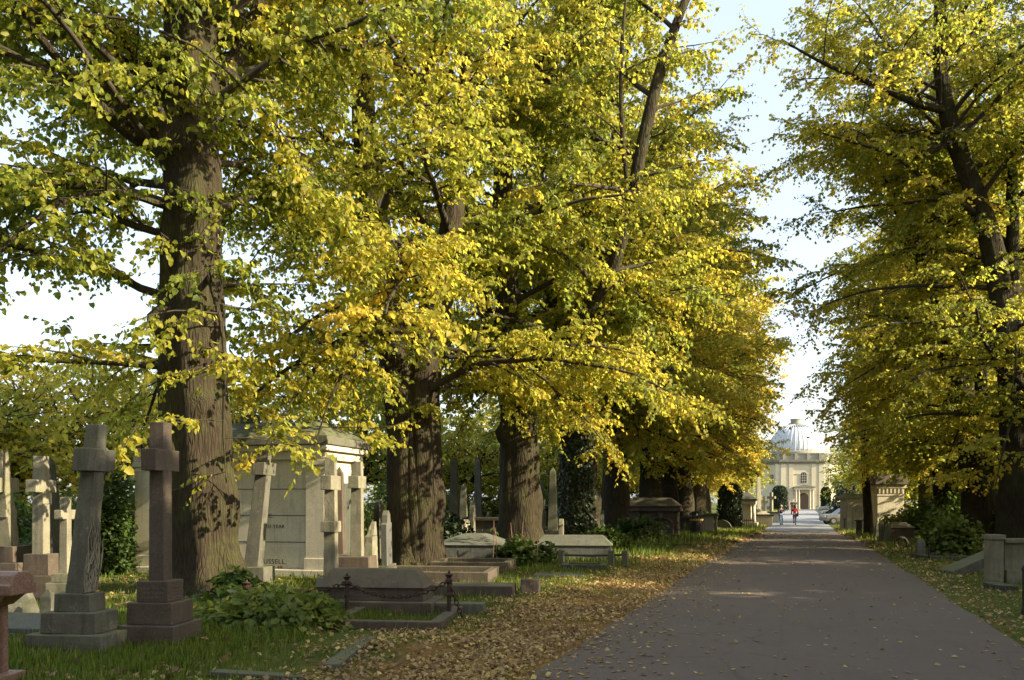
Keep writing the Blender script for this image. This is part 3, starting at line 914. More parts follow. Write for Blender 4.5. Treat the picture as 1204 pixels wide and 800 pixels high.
def cross(label, mat, x, y, rot, steps, shaft, arm, lean=(0, 0), group=None, cat='cross', rough=0.006, stepmat=None, bevel=0.012, coll=None, cut=0.16, name='stone_cross'):
    """steps: list of (sx, sy, height); shaft: (tx, wy, height, top tx, top wy); arm: (z above shaft foot, length, height, thickness)"""
    r = thing(name, label, cat, x, y, rot, group)
    z = -0.12
    for i, (sx, sy, h) in enumerate(steps):
        hh = h + (0.12 if i == 0 else 0)
        MB().taper(0, 0, z, z + hh, sx, sy, sx * 0.985, sy * 0.985).build('step', stepmat or mat, r, bevel, rough, cut=cut)
        z += hh + 0.001
    tx, wy, h, tx1, wy1 = shaft
    m = MB()
    lx, ly = math.tan(lean[0]), math.tan(lean[1])
    m.taper(0, 0, 0, h, tx, wy, tx1, wy1, lx * h, ly * h)
    if arm:
        az, al, ah, at_ = arm
        m2 = MB().taper(lx * az, ly * az, az - ah / 2, az + ah / 2, at_, al, at_, al, lx * ah, ly * ah)
        m.add(m2.v, m2.f)
    if coll:
        cz, cw, ch, ct = coll
        m2 = MB().taper(lx * cz, ly * cz, cz - ch / 2, cz + ch / 2, ct, cw, ct, cw, lx * ch, ly * ch)
        m.add(m2.v, m2.f)
    o = m.build('cross', mat, r, bevel, rough, cut=cut)
    o.location.z = z - 0.01
    return r

def worn_lines(r, x, y, z, wdt, hgt, rows, face, seed, mat=None):
    """rows of worn, no longer readable chisel marks on a die"""
    rg = random.Random(seed)
    m = MB()
    for k in range(rows):
        zz = z + hgt * (0.5 - (k + 0.5) / rows)
        u = -wdt / 2 * rg.uniform(0.75, 0.95)
        while u < wdt / 2 * 0.85:
            l = rg.uniform(0.006, 0.016)
            hh = hgt / rows * 0.42 * rg.uniform(0.6, 1)
            if rg.random() > 0.2:
                if face == 'y':
                    m.box(x + u, y, zz + rg.uniform(-.003, .003), l * rg.uniform(.3, 1), 0.004, hh)
                else:
                    m.box(x, y + u, zz + rg.uniform(-.003, .003), 0.004, l * rg.uniform(.3, 1), hh)
            u += l + 0.006
    return m.build('inscription', mat or MATS['worn_letters'], r)
plain('worn_letters', (0.14, 0.105, 0.085), 0.8)
plain('worn_letters_grey', (0.09, 0.088, 0.075), 0.8)

# --- the brown granite cross in front of the first lime
d = 9.55
cx, cy, L, M = solve_box(138, 205, 237, d, RG)
C2 = cross('brown granite cross on three steps, standing before the thick mossy trunk', BROWN, cx, cy, RG,
           [(L, M + 0.04, 0.25), (L * 0.80, M * 0.80, 0.25), (L * 0.56, M * 0.58, 0.24)],
           (0.185, 0.20, 1.84, 0.175, 0.185), (1.40, 0.53, 0.25, 0.185), cut=0.12, rough=0.004)
worn_lines(C2, 0, -M * 0.58 / 2 - 0.001, 0.61, L * 0.5, 0.16, 3, 'y', 3)
worn_lines(C2, L * 0.56 / 2 + 0.001, 0, 0.61, M * 0.5, 0.16, 4, 'x', 4)
# --- the mossy grey leaning cross
d = 9.1
cx, cy, L, M = solve_box(28, 119, 157, d, RG)
C1 = cross('mossy grey leaning cross on three grey steps, its face eaten by ivy roots', GREY, cx, cy, RG,
           [(L, M, 0.22), (L * 0.72, M * 0.72, 0.23), (L * 0.47, M * 0.50, 0.20)],
           (0.21, 0.22, 1.88, 0.16, 0.17), (1.48, 0.50, 0.25, 0.19), lean=(R_(4.6), R_(2.4)), cut=0.12, rough=0.009)
# dry ivy stems on its face
rg = random.Random(8)
mI = MB()
for k in range(34):
    y0 = rg.uniform(-0.10, 0.12)
    pts = [(0.11 + rg.uniform(0, .01), y0, 0.02)]
    for q in range(8):
        a_ = pts[-1]
        pts.append((a_[0] + 0.0065 + rg.uniform(-.012, .012), max(-.10, min(.11, a_[1] + rg.uniform(-.05, .05))), a_[2] + rg.uniform(.03, .13)))
    mI.tube(pts, [0.009] * 6 + [0.006, 0.005, 0.003], 5)
o = mI.build('dead_ivy', stone('dry_ivy_root', (0.30, 0.28, 0.22), (0.2, 0.185, 0.14), moss=0.1, lichen=0), C1)
o.location.z = 0.64
# --- the crosses further left
d = 14.2
cx, cy, L, M = solve_box(20, 62, 76, d, RG)
C4 = cross('sunlit pale cross on a dark base, in front of the dark pointed stone', PALE, cx, cy, RG,
           [(L * 0.95, M * 1.1, 0.42), (L * 0.72, M * 0.9, 0.36)],
           (0.215, 0.18, 1.66, 0.19, 0.16), (1.15, 0.52, 0.21, 0.195), stepmat=SANDB)
x, y = cam_xy(77, 13.8)
C5 = cross('small pale yellow cross right of the dark pointed stone', PALE, x, y, RG,
           [(0.42, 0.42, 0.36), (0.30, 0.30, 0.14)], (0.15, 0.13, 1.24, 0.13, 0.11), (0.96, 0.40, 0.15, 0.13))
x, y = cam_xy(10, 16.2)
C3 = cross('tall lichened cross with a banded shaft, leaning at the far left edge', PALE, x, y, RG,
           [(0.95, 0.85, 0.5), (0.6, 0.55, 0.3)], (0.29, 0.25, 1.82, 0.22, 0.2), (1.16, 0.62, 0.28, 0.25), lean=(-R_(4.5), -R_(2)), coll=(0.62, 0.30, 0.15, 0.28), stepmat=SANDB)
x, y = cam_xy(58, 16.0)
r = thing('pointed_stone', 'dark tapering pointed stone between two pale crosses', 'obelisk', x, y, RG)
MB().taper(0, 0, -0.1, 0.35, 0.6, 0.6, 0.58, 0.58).build('base', DARK, r, 0.01, 0.005)
MB().taper(0, 0, 0.34, 2.35, 0.42, 0.42, 0.15, 0.15).taper(0, 0, 2.349, 2.5, 0.15, 0.15, 0.02, 0.02).build('shaft', DARK, r, 0.008, 0.005)

# --- pink granite chest tomb cut by the frame's left edge
d = 7.3
cx, cy, L, M = solve_box(-160, 12, 43, d, RG)
r = thing('granite_chest_tomb', 'pink granite tomb with a rounded slab on pillars at the left edge', 'tomb', cx, cy, RG)
zt = zat(674, d) - r.location.z
prof = [(-M / 2, zt - 0.20), (M / 2, zt - 0.20), (M / 2 + 0.01, zt - 0.11), (M / 2 - 0.02, zt - 0.10), (M * 0.36, zt - 0.03), (M * 0.2, zt), (-M * 0.2, zt), (-M * 0.36, zt - 0.03), (-M / 2 + 0.02, zt - 0.10), (-M / 2 - 0.01, zt - 0.11)]
MB().prism(prof, 'x', -L / 2, L / 2).build('slab', PINK, r, 0.012)
MB().taper(0, 0, zt - 0.30, zt - 0.201, L - 0.34, max(0.2, M - 0.22), L - 0.14, M - 0.05).build('cornice', PINK, r, 0.01)
for sx_ in (-1, 1):
    for sy_ in (-1, 1):
        MB().box(sx_ * (L / 2 - 0.32), sy_ * (M / 2 - 0.2), (zt - 0.30) / 2 - 0.05, 0.2, 0.14, zt - 0.20).build('pillar', PINK, r, 0.01)
MB().box(0, 0, 0.05, L - 0.2, M, 0.2).build('base', PINK, r, 0.012)

# --- small things between the left crosses
x, y, d = at(57, 730)
r = thing('marker_stone', 'small pointed grey marker stone at the foot of the mossy cross', 'marker stone', x, y, RG)
MB().taper(0, 0, -0.1, 0.30, 0.19, 0.15, 0.18, 0.14).taper(0, 0, 0.299, 0.42, 0.18, 0.14, 0.03, 0.02).build('post', GREY, r, 0.012, 0.006, cut=0.08)
x, y, d = at(22, 752)
r = thing('ledger_stone', 'pale blue grey coped ledger beside the mossy cross steps', 'grave slab', x, y, RG)
MB().taper(-0.1, 0.1, -0.08, 0.10, 1.5, 0.85).build('kerb', GREY, r, 0.01, 0.004)
MB().prism([(-0.38, 0.101), (0.38, 0.101), (0.38, 0.16), (0, 0.30), (-0.38, 0.16)], 'x', -0.8, 0.6, cy=0.1).build('slab', BLUEG, r, 0.01)
rg = random.Random(4)
for k, (px, py, s, lab) in enumerate([(25, 718, 0.34, 'largest of the broken tomb fragments behind the pink slab'), (38, 724, 0.26, 'broken upright fragment next to the pointed marker'), (12, 728, 0.24, 'low broken fragment just above the pale ledger')]):
    x, y, d = at(px, py)
    m = MB().taper(0, 0, -0.08, s * 0.8, s * 1.3, s, s * 0.8, s * 0.7, rg.uniform(-.08, .08), 0.05)
    o = m.build('stone_fragment', GREY, None, 0.02, 0.02, cut=0.1)
    o.location = (x, y, gz(x, y)); o.rotation_euler = (rg.uniform(-.2, .2), rg.uniform(-.2, .2), rg.uniform(0, 3))
    tag(o, lab, 'stone fragment', 'broken tomb fragments')

# --- mausoleum behind the first trunk
RM = R_(4)
d = 18.9
cx, cy, L, M = solve_box(159, 381, 425, d, RM)
r = thing('mausoleum', 'white stone mausoleum with pilasters and a pitched slab roof, behind the thick trunk', 'mausoleum', cx, cy, RM)
z0 = r.location.z
zc = zat(537, d) - z0
MB().box(0, 0, 0.03, L + 0.22, M + 0.22, 0.28).build('plinth', WHITE, r, 0.02)
MB().box(0, 0, (zc + 0.16) / 2, L - 0.16, M - 0.16, zc - 0.17).build('wall', WHITE, r)
nrow = 4
for k in range(1, nrow):                                # joints between the courses of panels
    MB().box(0, -M / 2 + 0.078, 0.18 + (zc - 0.3) * k / nrow, L - 0.8, 0.012, 0.018).build('joint', MATS['worn_letters_grey'], r)
for sx_ in (-1, 1):
    for sy_ in (-1, 1):
        ux, uy = sx_ * (L / 2 - 0.22), sy_ * (M / 2 - 0.16)
        m = MB().box(ux, uy, (zc + 0.16) / 2, 0.46, 0.34, zc - 0.18).box(ux, uy, 0.30, 0.52, 0.40, 0.26)
        m.build('pilaster', WHITE, r, 0.012)
        MB().box(ux, uy, zc - 0.13, 0.54, 0.42, 0.12).box(ux, uy, zc - 0.27, 0.50, 0.38, 0.05).build('capital', WHITE, r, 0.012)
for ux in (-L / 6, L / 6 * 1.0):
    pass
MB().box(0, 0, zc + 0.04, L + 0.06, M + 0.06, 0.2).box(0, 0, zc + 0.2, L + 0.26, M + 0.26, 0.13).build('cornice', WHITE, r, 0.02)
MB().taper(0, 0, zc + 0.266, zc + 0.46, L + 0.36, M + 0.36, L + 0.3, M + 0.3).taper(0, 0, zc + 0.459, zc + 0.86, L + 0.3, M + 0.3, L - 1.2, 0.5).build('roof', GREY, r, 0.02, 0.012, cut=0.4)
MB().box(0, 0, zc + 0.95, 0.34, 0.34, 0.3).taper(0, 0, zc + 1.099, zc + 1.35, 0.22, 0.22, 0.05, 0.05).build('finial', GREY, r, 0.02)
MB().box(L / 2 - 0.05, 0, 1.25, 0.10, M * 0.42, 1.75).build('door', stone('bronze_door', (0.09, 0.10, 0.075), (0.06, 0.065, 0.05), moss=0, lichen=0), r, 0.01)
def lettering(root, body, x, y, z, size, rot=(R_(90), 0, 0), mat=INK, name='inscription', ext=0.002):
    c = bpy.data.curves.new(name, 'FONT')
    c.body = body; c.size = size; c.extrude = ext; c.space_character = 1.15
    c.materials.append(mat)
    o = bpy.data.objects.new(name, c)
    COL.objects.link(o)
    me = bpy.data.meshes.new_from_object(o.evaluated_get(bpy.context.evaluated_depsgraph_get()))
    bpy.data.objects.remove(o)
    bpy.data.curves.remove(c)
    o = bpy.data.objects.new(name, me)
    COL.objects.link(o)
    o.parent = root; o.location = (x, y, z); o.rotation_euler = rot
    return o
yf = -M / 2 + 0.080 - 0.004
def px_on_front(px):        # offset along the mausoleum's long front for an image column
    k = (px - 602.0) / F
    a_ = TH - RM
    X0, Y0 = cam_xy(381, d)
    xc = (381 - 602.0) / F * d
    return L / 2 - (xc - k * d) / (math.cos(a_) + k * math.sin(a_))
lx = px_on_front(303)
lettering(r, 'BUSSELL.', lx, yf, zat(664, d + 0.2) - z0, 0.155)
lettering(r, 'AGED 48.', lx + 0.03, yf, zat(670.5, d + 0.2) - z0, 0.125)
lettering(r, 'AND YEAR', lx + 0.02, yf, zat(621.5, d + 0.2) - z0, 0.115)
lettering(r, 'DEC.', lx + 0.06, yf, zat(609, d + 0.2) - z0, 0.125)

# --- crosses in front of the mausoleum
x, y = cam_xy(298, 17.6)
C6 = cross('grey leaning cross half hidden behind the right side of the thick trunk', GREY, x, y, RG, [(0.7, 0.6, 0.35)],
           (0.30, 0.28, 2.48, 0.24, 0.24), (2.02, 0.62, 0.26, 0.25), lean=(R_(5.0), R_(3)))
x, y = cam_xy(389, 15.6)
C7 = cross('sunlit lichened cross with two cross bars before the mausoleum corner', PALE, x, y, RG, [(0.42, 0.40, 0.30)],
           (0.23, 0.19, 2.20, 0.19, 0.16), (1.72, 0.56, 0.26, 0.20), coll=(0.92, 0.36, 0.20, 0.27), rough=0.008)
x, y = cam_xy(420, 17.2)
C8 = cross('slender pale cross on a brown stepped block right of the mausoleum', PALE, x, y, RG, [(0.85, 0.80, 0.30), (0.66, 0.62, 0.26)],
           (0.24, 0.20, 1.92, 0.20, 0.16), (1.50, 0.52, 0.25, 0.22), stepmat=SANDB)
x, y = cam_xy(436, 17.8)
r = thing('broken_stone', 'jagged broken headstone stump beside the slender pale cross', 'headstone', x, y, RG)
MB().taper(0, 0, -0.1, 0.95, 0.20, 0.50, 0.17, 0.36, 0, 0.03).taper(0, 0.06, 0.949, 1.25, 0.17, 0.26, 0.1, 0.05, 0.03, 0.06).build('slab', PALE, r, 0.015, 0.02, cut=0.1)
x, y = cam_xy(399, 19.5)
r = thing('obelisk', 'thin brown obelisk seen against the mausoleum front', 'obelisk', x, y, RG)
MB().box(0, 0, 0.2, 0.6, 0.6, 0.5).build('base', SANDB, r, 0.01)
MB().taper(0, 0, 0.449, 2.3, 0.26, 0.26, 0.16, 0.16).taper(0, 0, 2.299, 2.45, 0.16, 0.16, 0.02, 0.02).build('shaft', SANDB, r, 0.008)

def obelisk(label, mat, px, d, w, h, bw=None, bh=0.5, group=None, top=0.6):
    x, y = cam_xy(px, d)
    r = thing('obelisk', label, 'obelisk', x, y, RG, group)
    bw = bw or w * 2
    MB().box(0, 0, bh / 2 - 0.05, bw, bw, bh + 0.1).box(0, 0, bh + 0.089, bw * 0.78, bw * 0.78, 0.18).build('base', mat, r, 0.012)
    MB().taper(0, 0, bh + 0.178, h - 0.16, w, w, w * top, w * top).taper(0, 0, h - 0.161, h, w * top, w * top, 0.02, 0.02).build('shaft', mat, r, 0.008)
    return r
def headstone(label, mat, px, d, w, h, kind='round', lean=0.0, t=0.14, group=None, rot=RG):
    x, y = cam_xy(px, d)
    r = thing('headstone', label, 'headstone', x, y, rot, group)
    r.rotation_euler = (lean, 0, rot)
    MB().box(0, 0, 0.02, t * 2.2, w * 1.2, 0.24).build('base', mat, r, 0.012)
    if kind == 'round':
        pr = [(-w / 2, 0.141), (w / 2, 0.141)] + [(w / 2 * math.cos(a), h - w / 2 + w / 2 * math.sin(a)) for a in np.linspace(0, math.pi, 13)]
    elif kind == 'gothic':
        pr = [(-w / 2, 0.141), (w / 2, 0.141), (w / 2, h * 0.72), (w * 0.36, h * 0.86), (0, h), (-w * 0.36, h * 0.86), (-w / 2, h * 0.72)]
    else:
        pr = [(-w / 2, 0.141), (w / 2, 0.141), (w / 2, h * 0.78), (w * 0.32, h * 0.80), (w * 0.24, h * 0.93), (0, h), (-w * 0.24, h * 0.93), (-w * 0.32, h * 0.80), (-w / 2, h * 0.78)]
    MB().prism([(u, z) for u, z in pr], 'x', -t / 2, t / 2).build('slab', mat, r, 0.01)
    return r
def coped(label, mat, pl, pc, pr, d, h, slope, rot=RG, lower=None, name='coped_tomb', cat='tomb', pitch=0.5):
    """a coped ledger: plinth, body and a hipped top"""
    cx, cy, L, M = solve_box(pl, pc, pr, d, rot)
    M = max(0.5, M)
    r = thing(name, label, cat, cx, cy, rot)
    z = 0.0
    if lower:
        MB().box(0, 0, lower / 2 - 0.05, L + 0.28, M + 0.28, lower + 0.1).build('plinth', mat, r, 0.015, 0.005, cut=0.25)
        z = lower
    MB().box(0, 0, z + h / 2, L, M, h - 0.002).build('body', mat, r, 0.012, 0.004, cut=0.25)
    MB().taper(0, 0, z + h, z + h + slope, L + 0.08, M + 0.08, L - M * pitch, M * 0.35).build('lid', mat, r, 0.012, 0.004, cut=0.25)
    return r
def kerb(label, mat, pl, pc, pr, d, h, rot=RG, depth=None, name='grave_kerb', w=0.16, cat='grave kerb', solid=False):
    cx, cy, L, M = solve_box(pl, pc, pr, d, rot)
    if depth:
        c, s = math.cos(rot), math.sin(rot)
        cx += -(depth - M) / 2 * s; cy += (depth - M) / 2 * c
        M = depth
    r = thing(name, label, cat, cx, cy, rot)
    if solid:
        MB().box(0, 0, h / 2 - 0.06, L, M, h + 0.12).build('slab', mat, r, 0.015, 0.006, cut=0.25)
        return r
    for sy_ in (-1, 1):
        MB().box(0, sy_ * (M / 2 - w / 2), h / 2 - 0.06, L, w, h + 0.12).build('rail', mat, r, 0.015, 0.006, cut=0.25)
    for sx_ in (-1, 1):
        MB().box(sx_ * (L / 2 - w / 2), 0, h / 2 - 0.065, w, M - 2 * w - 0.004, h + 0.12).build('rail', mat, r, 0.015, 0.006, cut=0.25)
    return r

# --- the chained tomb in the middle
coped('brown coped tomb on two steps inside the sagging chain', SANDB, 372, 498, 509, 12.6, 0.20, 0.26, lower=0.20)
kerb('low dark kerb with a mitred corner below the sagging chain', SANDB, 378, 517, 536, 10.9, 0.12, depth=1.9)
x1, y1, d1 = at(408, 716)
x2, y2, d2 = at(528, 731)
x0, y0, d0 = at(290, 722)
xm, ym = x2, y2
r = thing('chain_fence', 'rusty chain hung between short iron posts around the brown coped tomb', 'chain fence', x2, y2, 0)
zb = r.location.z
tops = []
for (px_, py_, dd, yt) in ((290, 728, d0, 682), (408, 728.5, d1, 674), (528, 731, d2, 671)):
    X_, Y_, dd = at(px_, py_)
    zt = zat(yt, dd) - zb
    zg = gz(X_, Y_) - zb
    m = MB()
    hgt = zt - zg
    prof = [(0.055, -0.1), (0.055, 0.06), (0.034, 0.09), (0.030, hgt * 0.45), (0.044, hgt * 0.47), (0.044, hgt * 0.52), (0.030, hgt * 0.54), (0.030, hgt * 0.72), (0.052, hgt * 0.76), (0.052, hgt * 0.82), (0.03, hgt * 0.85), (0.06, hgt * 0.92), (0.02, hgt * 0.94), (0.012, hgt)]
    m.lathe(prof, 12)
    o = m.build('post', RUST, r, smooth=False)
    o.location = (X_ - x2, Y_ - y2, zg)
    tops.append(Vector((X_ - x2, Y_ - y2, zg + hgt * 0.79)))
def chain_links(m, a, b, sag, link=0.085):
    L = (b - a).length * 1.06
    n = int(L / (link * 0.78))
    P_ = [a.lerp(b, i / n) + Vector((0, 0, -4 * sag * (i / n) * (1 - i / n))) for i in range(n + 1)]
    for i in range(n):
        p, q = P_[i], P_[i + 1]
        t = (q - p).normalized()
        s = t.cross(Vector((0, 0, 1))).normalized()
        u = s.cross(t)
        e = s if i % 2 else u
        c = (p + q) / 2
        pts = []
        for k in range(13):
            a_ = 2 * math.pi * k / 12
            pts.append(c + t * math.cos(a_) * link * 0.56 + e * math.sin(a_) * link * 0.32)
        m.tube(pts, 0.0095, 5, cap=False)
m = MB()
chain_links(m, tops[0], tops[1], 0.13)
chain_links(m, tops[1], tops[2], 0.22)
chain_links(m, tops[2], tops[2] + Vector((0.16, 0.10, -0.52)), 0.02)
m.build('chain', RUST, r, smooth=True)
kerb('long pale edged granite kerb in front of the twin stemmed trunk', SANDB, 436, 574, 581, 17.2, 0.24, depth=1.7)
kerb('second granite kerb just left of the spiky flowering plants', SANDB, 505, 598, 605, 19.9, 0.24, depth=1.6)
kerb('lower granite slab under the long pale edged kerb', SANDB, 500, 602, 615, 14.7, 0.20, depth=0.7, solid=True, name='grave_slab', cat='grave slab')
x, y, d = at(624, 702)
r = thing('stone_block', 'squat dark stone block topped with grass beside the leaf litter', 'stone block', x, y, RG)
MB().box(0, 0, 0.12, 0.34, 0.30, 0.30).build('block', SANDB, r, 0.02, 0.01, cut=0.1)
x, y, d = at(600, 700)
kerb('dark sloped coping stone ending in a mitre near the leaf litter', GREY, 484, 568, 583, 12.6, 0.16, depth=0.30, solid=True, name='coping_stone', cat='coping stone')
xa, ya, _ = at(388, 792)
xb, yb, _ = at(434, 757)
L_ = math.hypot(xb - xa, yb - ya)
r = thing('edging_stone', 'flat pale edging stone sunk in the leaves below the dark kerb', 'edging stone', (xa + xb) / 2, (ya + yb) / 2, math.atan2(yb - ya, xb - xa))
MB().box(0, 0, -0.02, L_, 0.17, 0.13).build('slab', GREY, r, 0.012, 0.006)
xa, ya, _ = at(262, 797)
xb, yb, _ = at(345, 802)
r = thing('edging_stone', 'dark grey edging stone at the bottom edge beside the bright grass', 'edging stone', (xa + xb) / 2, (ya + yb) / 2, math.atan2(yb - ya, xb - xa))
MB().box(0, 0, -0.02, 1.0, 0.15, 0.16).build('slab', GREY, r, 0.012, 0.006)

# --- grey ledgers further back
coped('blue grey coped ledger behind the twin stemmed trunk', BLUEG, 505, 590, 604, 23.2, 0.34, 0.26, lower=0.15)
coped('long grey coped ledger between the broad trunk and the ivy trunk', BLUEG, 628, 719, 729, 23.9, 0.30, 0.28, lower=0.12)
x, y, d = at(722, 674)
kerb('dark stone kerb in the grass before the long grey ledger', DARK, 660, 713, 722, 20.2, 0.15, depth=0.9)
ra = Vector((*at(660, 668)[:2], 0)); rb = Vector((*at(735, 668)[:2], 0))
r = thing('rail_fence', 'low iron rail carried on stone posts before the long grey ledger', 'rail fence', ra.x, ra.y, 0)
dv = rb - ra
for f in (0.0, 0.78, 1.0):
    q = dv * f
    o = MB().taper(q.x, q.y, -0.1, 0.42, 0.17, 0.17, 0.15, 0.15).build('post', GREY, r, 0.015, 0.006, cut=0.12)
MB().tube([(0, 0, 0.30), (dv.x / 2, dv.y / 2, 0.285), (dv.x, dv.y, 0.31)], 0.028, 8).build('rail', IRON, r)
x, y, d = at(690, 676)
r = thing('grave_slab', 'flat grey slab lying in the grass below the iron rail', 'grave slab', *at(660, 680)[:2], RG)
MB().taper(0, 0, -0.05, 0.05, 1.2, 0.8).build('slab', BLUEG, r, 0.01)

# --- red cross
x, y = cam_xy(699.5, 33.5)
cross('red granite cross with a slim shaft, right of the ivy clad trunk', REDG, x, y, RG, [(0.72, 0.7, 0.45), (0.5, 0.5, 0.55)],
      (0.20, 0.24, 2.5, 0.17, 0.2), (2.05, 0.75, 0.24, 0.18))
# --- stones between the trunks
MOSSG = stone('greenish_stone', (0.16, 0.155, 0.11), (0.10, 0.10, 0.068), moss=0.6)
for px, d_, w_, h_, mat, lab in [
    (534, 27, 0.34, 3.1, GREY, 'dark grey tall obelisk just right of the twin stemmed trunk'),
    (545, 30, 0.30, 2.3, MOSSG, 'short pale obelisk beside the dark grey tall one'),
    (562, 36, 0.36, 3.5, GREY, 'grey obelisk standing alone in the gap between two trunks'),
    (599, 33, 0.32, 3.0, BLUEG, 'blue grey obelisk touching the left side of the broad trunk'),
    (650, 30, 0.34, 2.9, MOSSG, 'pale greenish obelisk seen right of the broad trunk'),
    (637, 33, 0.30, 2.5, GREY, 'worn obelisk hugging the right side of the broad trunk')]:
    obelisk(lab, mat, px, d_, w_, h_)
for px, d_, w_, h_, k_, mat, ln, lab in [
    (455, 20.5, 0.50, 1.45, 'shoulder', BLUEG, 0.06, 'lichened shouldered headstone between the slender cross and twin trunk'),
    (446, 23.0, 0.62, 1.7, 'round', GREY, 0.0, 'tall round topped headstone behind the slender pale cross'),
    (548, 27.5, 0.85, 1.1, 'round', WHITE, 0.0, 'small bright white headstone behind the blue grey ledger'),
    (556, 29, 0.5, 1.7, 'gothic', PALE, 0.05, 'pale pointed headstone leaning beside the white one'),
    (660, 27, 0.6, 1.1, 'round', PALE, 0.0, 'low round headstone behind the long grey ledger'),
    (708, 31.5, 0.6, 1.35, 'gothic', BLUEG, -0.05, 'blue grey pointed headstone right of the red cross'),
    (797, 44.5, 0.66, 1.62, 'shoulder', DARK, 0.0, 'dark upright headstone at the right end of the arched tomb'),
    (849, 56, 1.3, 0.85, 'round', GREY, 0.0, 'low wide rounded headstone before the clipped yew')]:
    headstone(lab, mat, px, d_, w_, h_, k_, ln, rot=RG if px != 849 else R_(80))
x, y = cam_xy(585, 29.5)
r = thing('chest_tomb', 'low broken chest tomb with a dusty lid left of the broad trunk', 'tomb', x, y, RG)
MB().box(0, 0, 0.45, 2.0, 0.8, 1.1).build('body', DARK, r, 0.015)
MB().box(0, 0, 1.06, 2.3, 1.05, 0.1).build('lid', SANDB, r, 0.015)

# --- the arched brown sandstone tomb
d = 38.5
cx, cy, L, M = solve_box(737, 797, 803, d, R_(4))
M = 1.7
r = thing('arched_tomb', 'brown sandstone tomb with two blind arches and a hipped stone roof', 'tomb', cx, cy, R_(4))
z0 = r.location.z
zt = zat(585.5, d) - z0
ze = zat(601.5, d) - z0
MB().box(0, 0, ze / 2 - 0.05, L, M, ze + 0.1).build('wall', SANDB, r, 0.02)
for k, (a, w_) in enumerate(((-L * 0.27, L * 0.30), (L * 0.17, L * 0.44))):
    hh = ze - 0.42
    rr_ = w_ / 2
    pr = [(a - rr_, 0.1), (a + rr_, 0.1), (a + rr_, hh - 0.35 * rr_)] + [(a + rr_ * math.cos(t), hh - 0.35 * rr_ + 0.55 * rr_ * math.sin(t)) for t in np.linspace(0.15, math.pi - 0.15, 12)] + [(a - rr_, hh - 0.35 * rr_)]
    m = MB().prism(pr, 'y', -M / 2 - 0.03, -M / 2 + 0.02)
    m.build('arch_panel', stone('shaded_tomb_panel', (0.12, 0.09, 0.07), (0.08, 0.06, 0.048), moss=0.1, lichen=0), r)
    ring = MB()
    th = np.linspace(0.1, math.pi - 0.1, 14)
    pts = [(a + rr_ * 1.05, -M / 2 - 0.05, 0.1), (a + rr_ * 1.05, -M / 2 - 0.05, hh - 0.4 * rr_)] + [(a + rr_ * 1.08 * math.cos(t), -M / 2 - 0.05, hh - 0.35 * rr_ + 0.63 * rr_ * math.sin(t)) for t in th] + [(a - rr_ * 1.05, -M / 2 - 0.05, hh - 0.4 * rr_), (a - rr_ * 1.05, -M / 2 - 0.05, 0.1)]
    ring.tube(pts, 0.07, 6)
    ring.build('arch', SANDB, r)
    MB().taper(a, -M / 2 - 0.08, hh + 0.06, ze - 0.03, 0.16, 0.14, 0.24, 0.18).build('keystone', SANDB, r, 0.01)
MB().box(0, 0, ze + 0.07, L + 0.3, M + 0.3, 0.14).taper(0, 0, ze + 0.139, ze + 0.24, L + 0.2, M + 0.2, L + 0.3, M + 0.3).build('cornice', SANDB, r, 0.02)
MB().taper(0, 0, ze + 0.239, zt, L + 0.34, M + 0.34, L - 0.7, M - 0.8).build('roof', SANDB, r, 0.03, 0.01, cut=0.5)
# iron railing fragment in front of it
x, y, d = at(782, 646)
r = thing('iron_railing', 'short run of rusty iron railing before the arched tomb', 'railing', x, y, R_(6))
m = MB()
for k in range(9):
    u = -0.9 + 0.225 * k
    m.tube([(u, 0, -0.1), (u, 0, 0.85 + 0.06 * (k % 2))], 0.013, 6)
    m.lathe([(0.0, 0.99), (0.03, 0.93), (0.0, 0.86)], 6, u, 0)
m.build('bars', RUST, r)
MB().tube([(-0.95, 0, 0.7), (0.95, 0, 0.7)], 0.016, 6).tube([(-0.95, 0, 0.15), (0.95, 0, 0.15)], 0.016, 6).build('rail', RUST, r)
# dark low table tomb and the bin
x, y = cam_xy(806, 43.2)
r = thing('table_tomb', 'small dark table tomb tucked behind the litter bin', 'tomb', x, y, RG)
MB().box(0, 0, 0.98, 1.15, 0.9, 0.14).build('lid', DARK, r, 0.012)
MB().box(0, 0, 0.80, 0.95, 0.7, 0.22).build('frieze', SANDB, r, 0.01)
for sx_ in (-1, 1):
    for sy_ in (-1, 1):
        MB().box(sx_ * 0.4, sy_ * 0.28, 0.32, 0.14, 0.14, 0.76).build('leg', SANDB, r, 0.01)
x, y = cam_xy(819, 41.5)
r = thing('litter_bin', 'black litter bin with a gilt band beside the leafy verge', 'litter bin', x, y, TH)
z0 = r.location.z
MB().lathe([(0.30, 0), (0.32, 0.05), (0.32, 0.86), (0.30, 0.88)], 20).build('body', BINB, r, smooth=False)
MB().lathe([(0.327, 0.80), (0.333, 0.805), (0.333, 0.885), (0.327, 0.89)], 20).build('band', GOLD, r)
MB().lathe([(0.325, 1.06), (0.345, 1.08), (0.335, 1.16), (0.25, 1.24), (0.05, 1.28)], 20).build('hood', BINB, r)
for k in range(4):
    a = k * math.pi / 2 + 0.5
    MB().box(0.27 * math.cos(a), 0.27 * math.sin(a), 0.97, 0.06, 0.06, 0.2).build('pillar', BINB, r)
MB().box(-0.05, -0.335, 1.12, 0.07, 0.02, 0.10).build('plate', plain('white_plate', (0.5, 0.48, 0.45)), r)
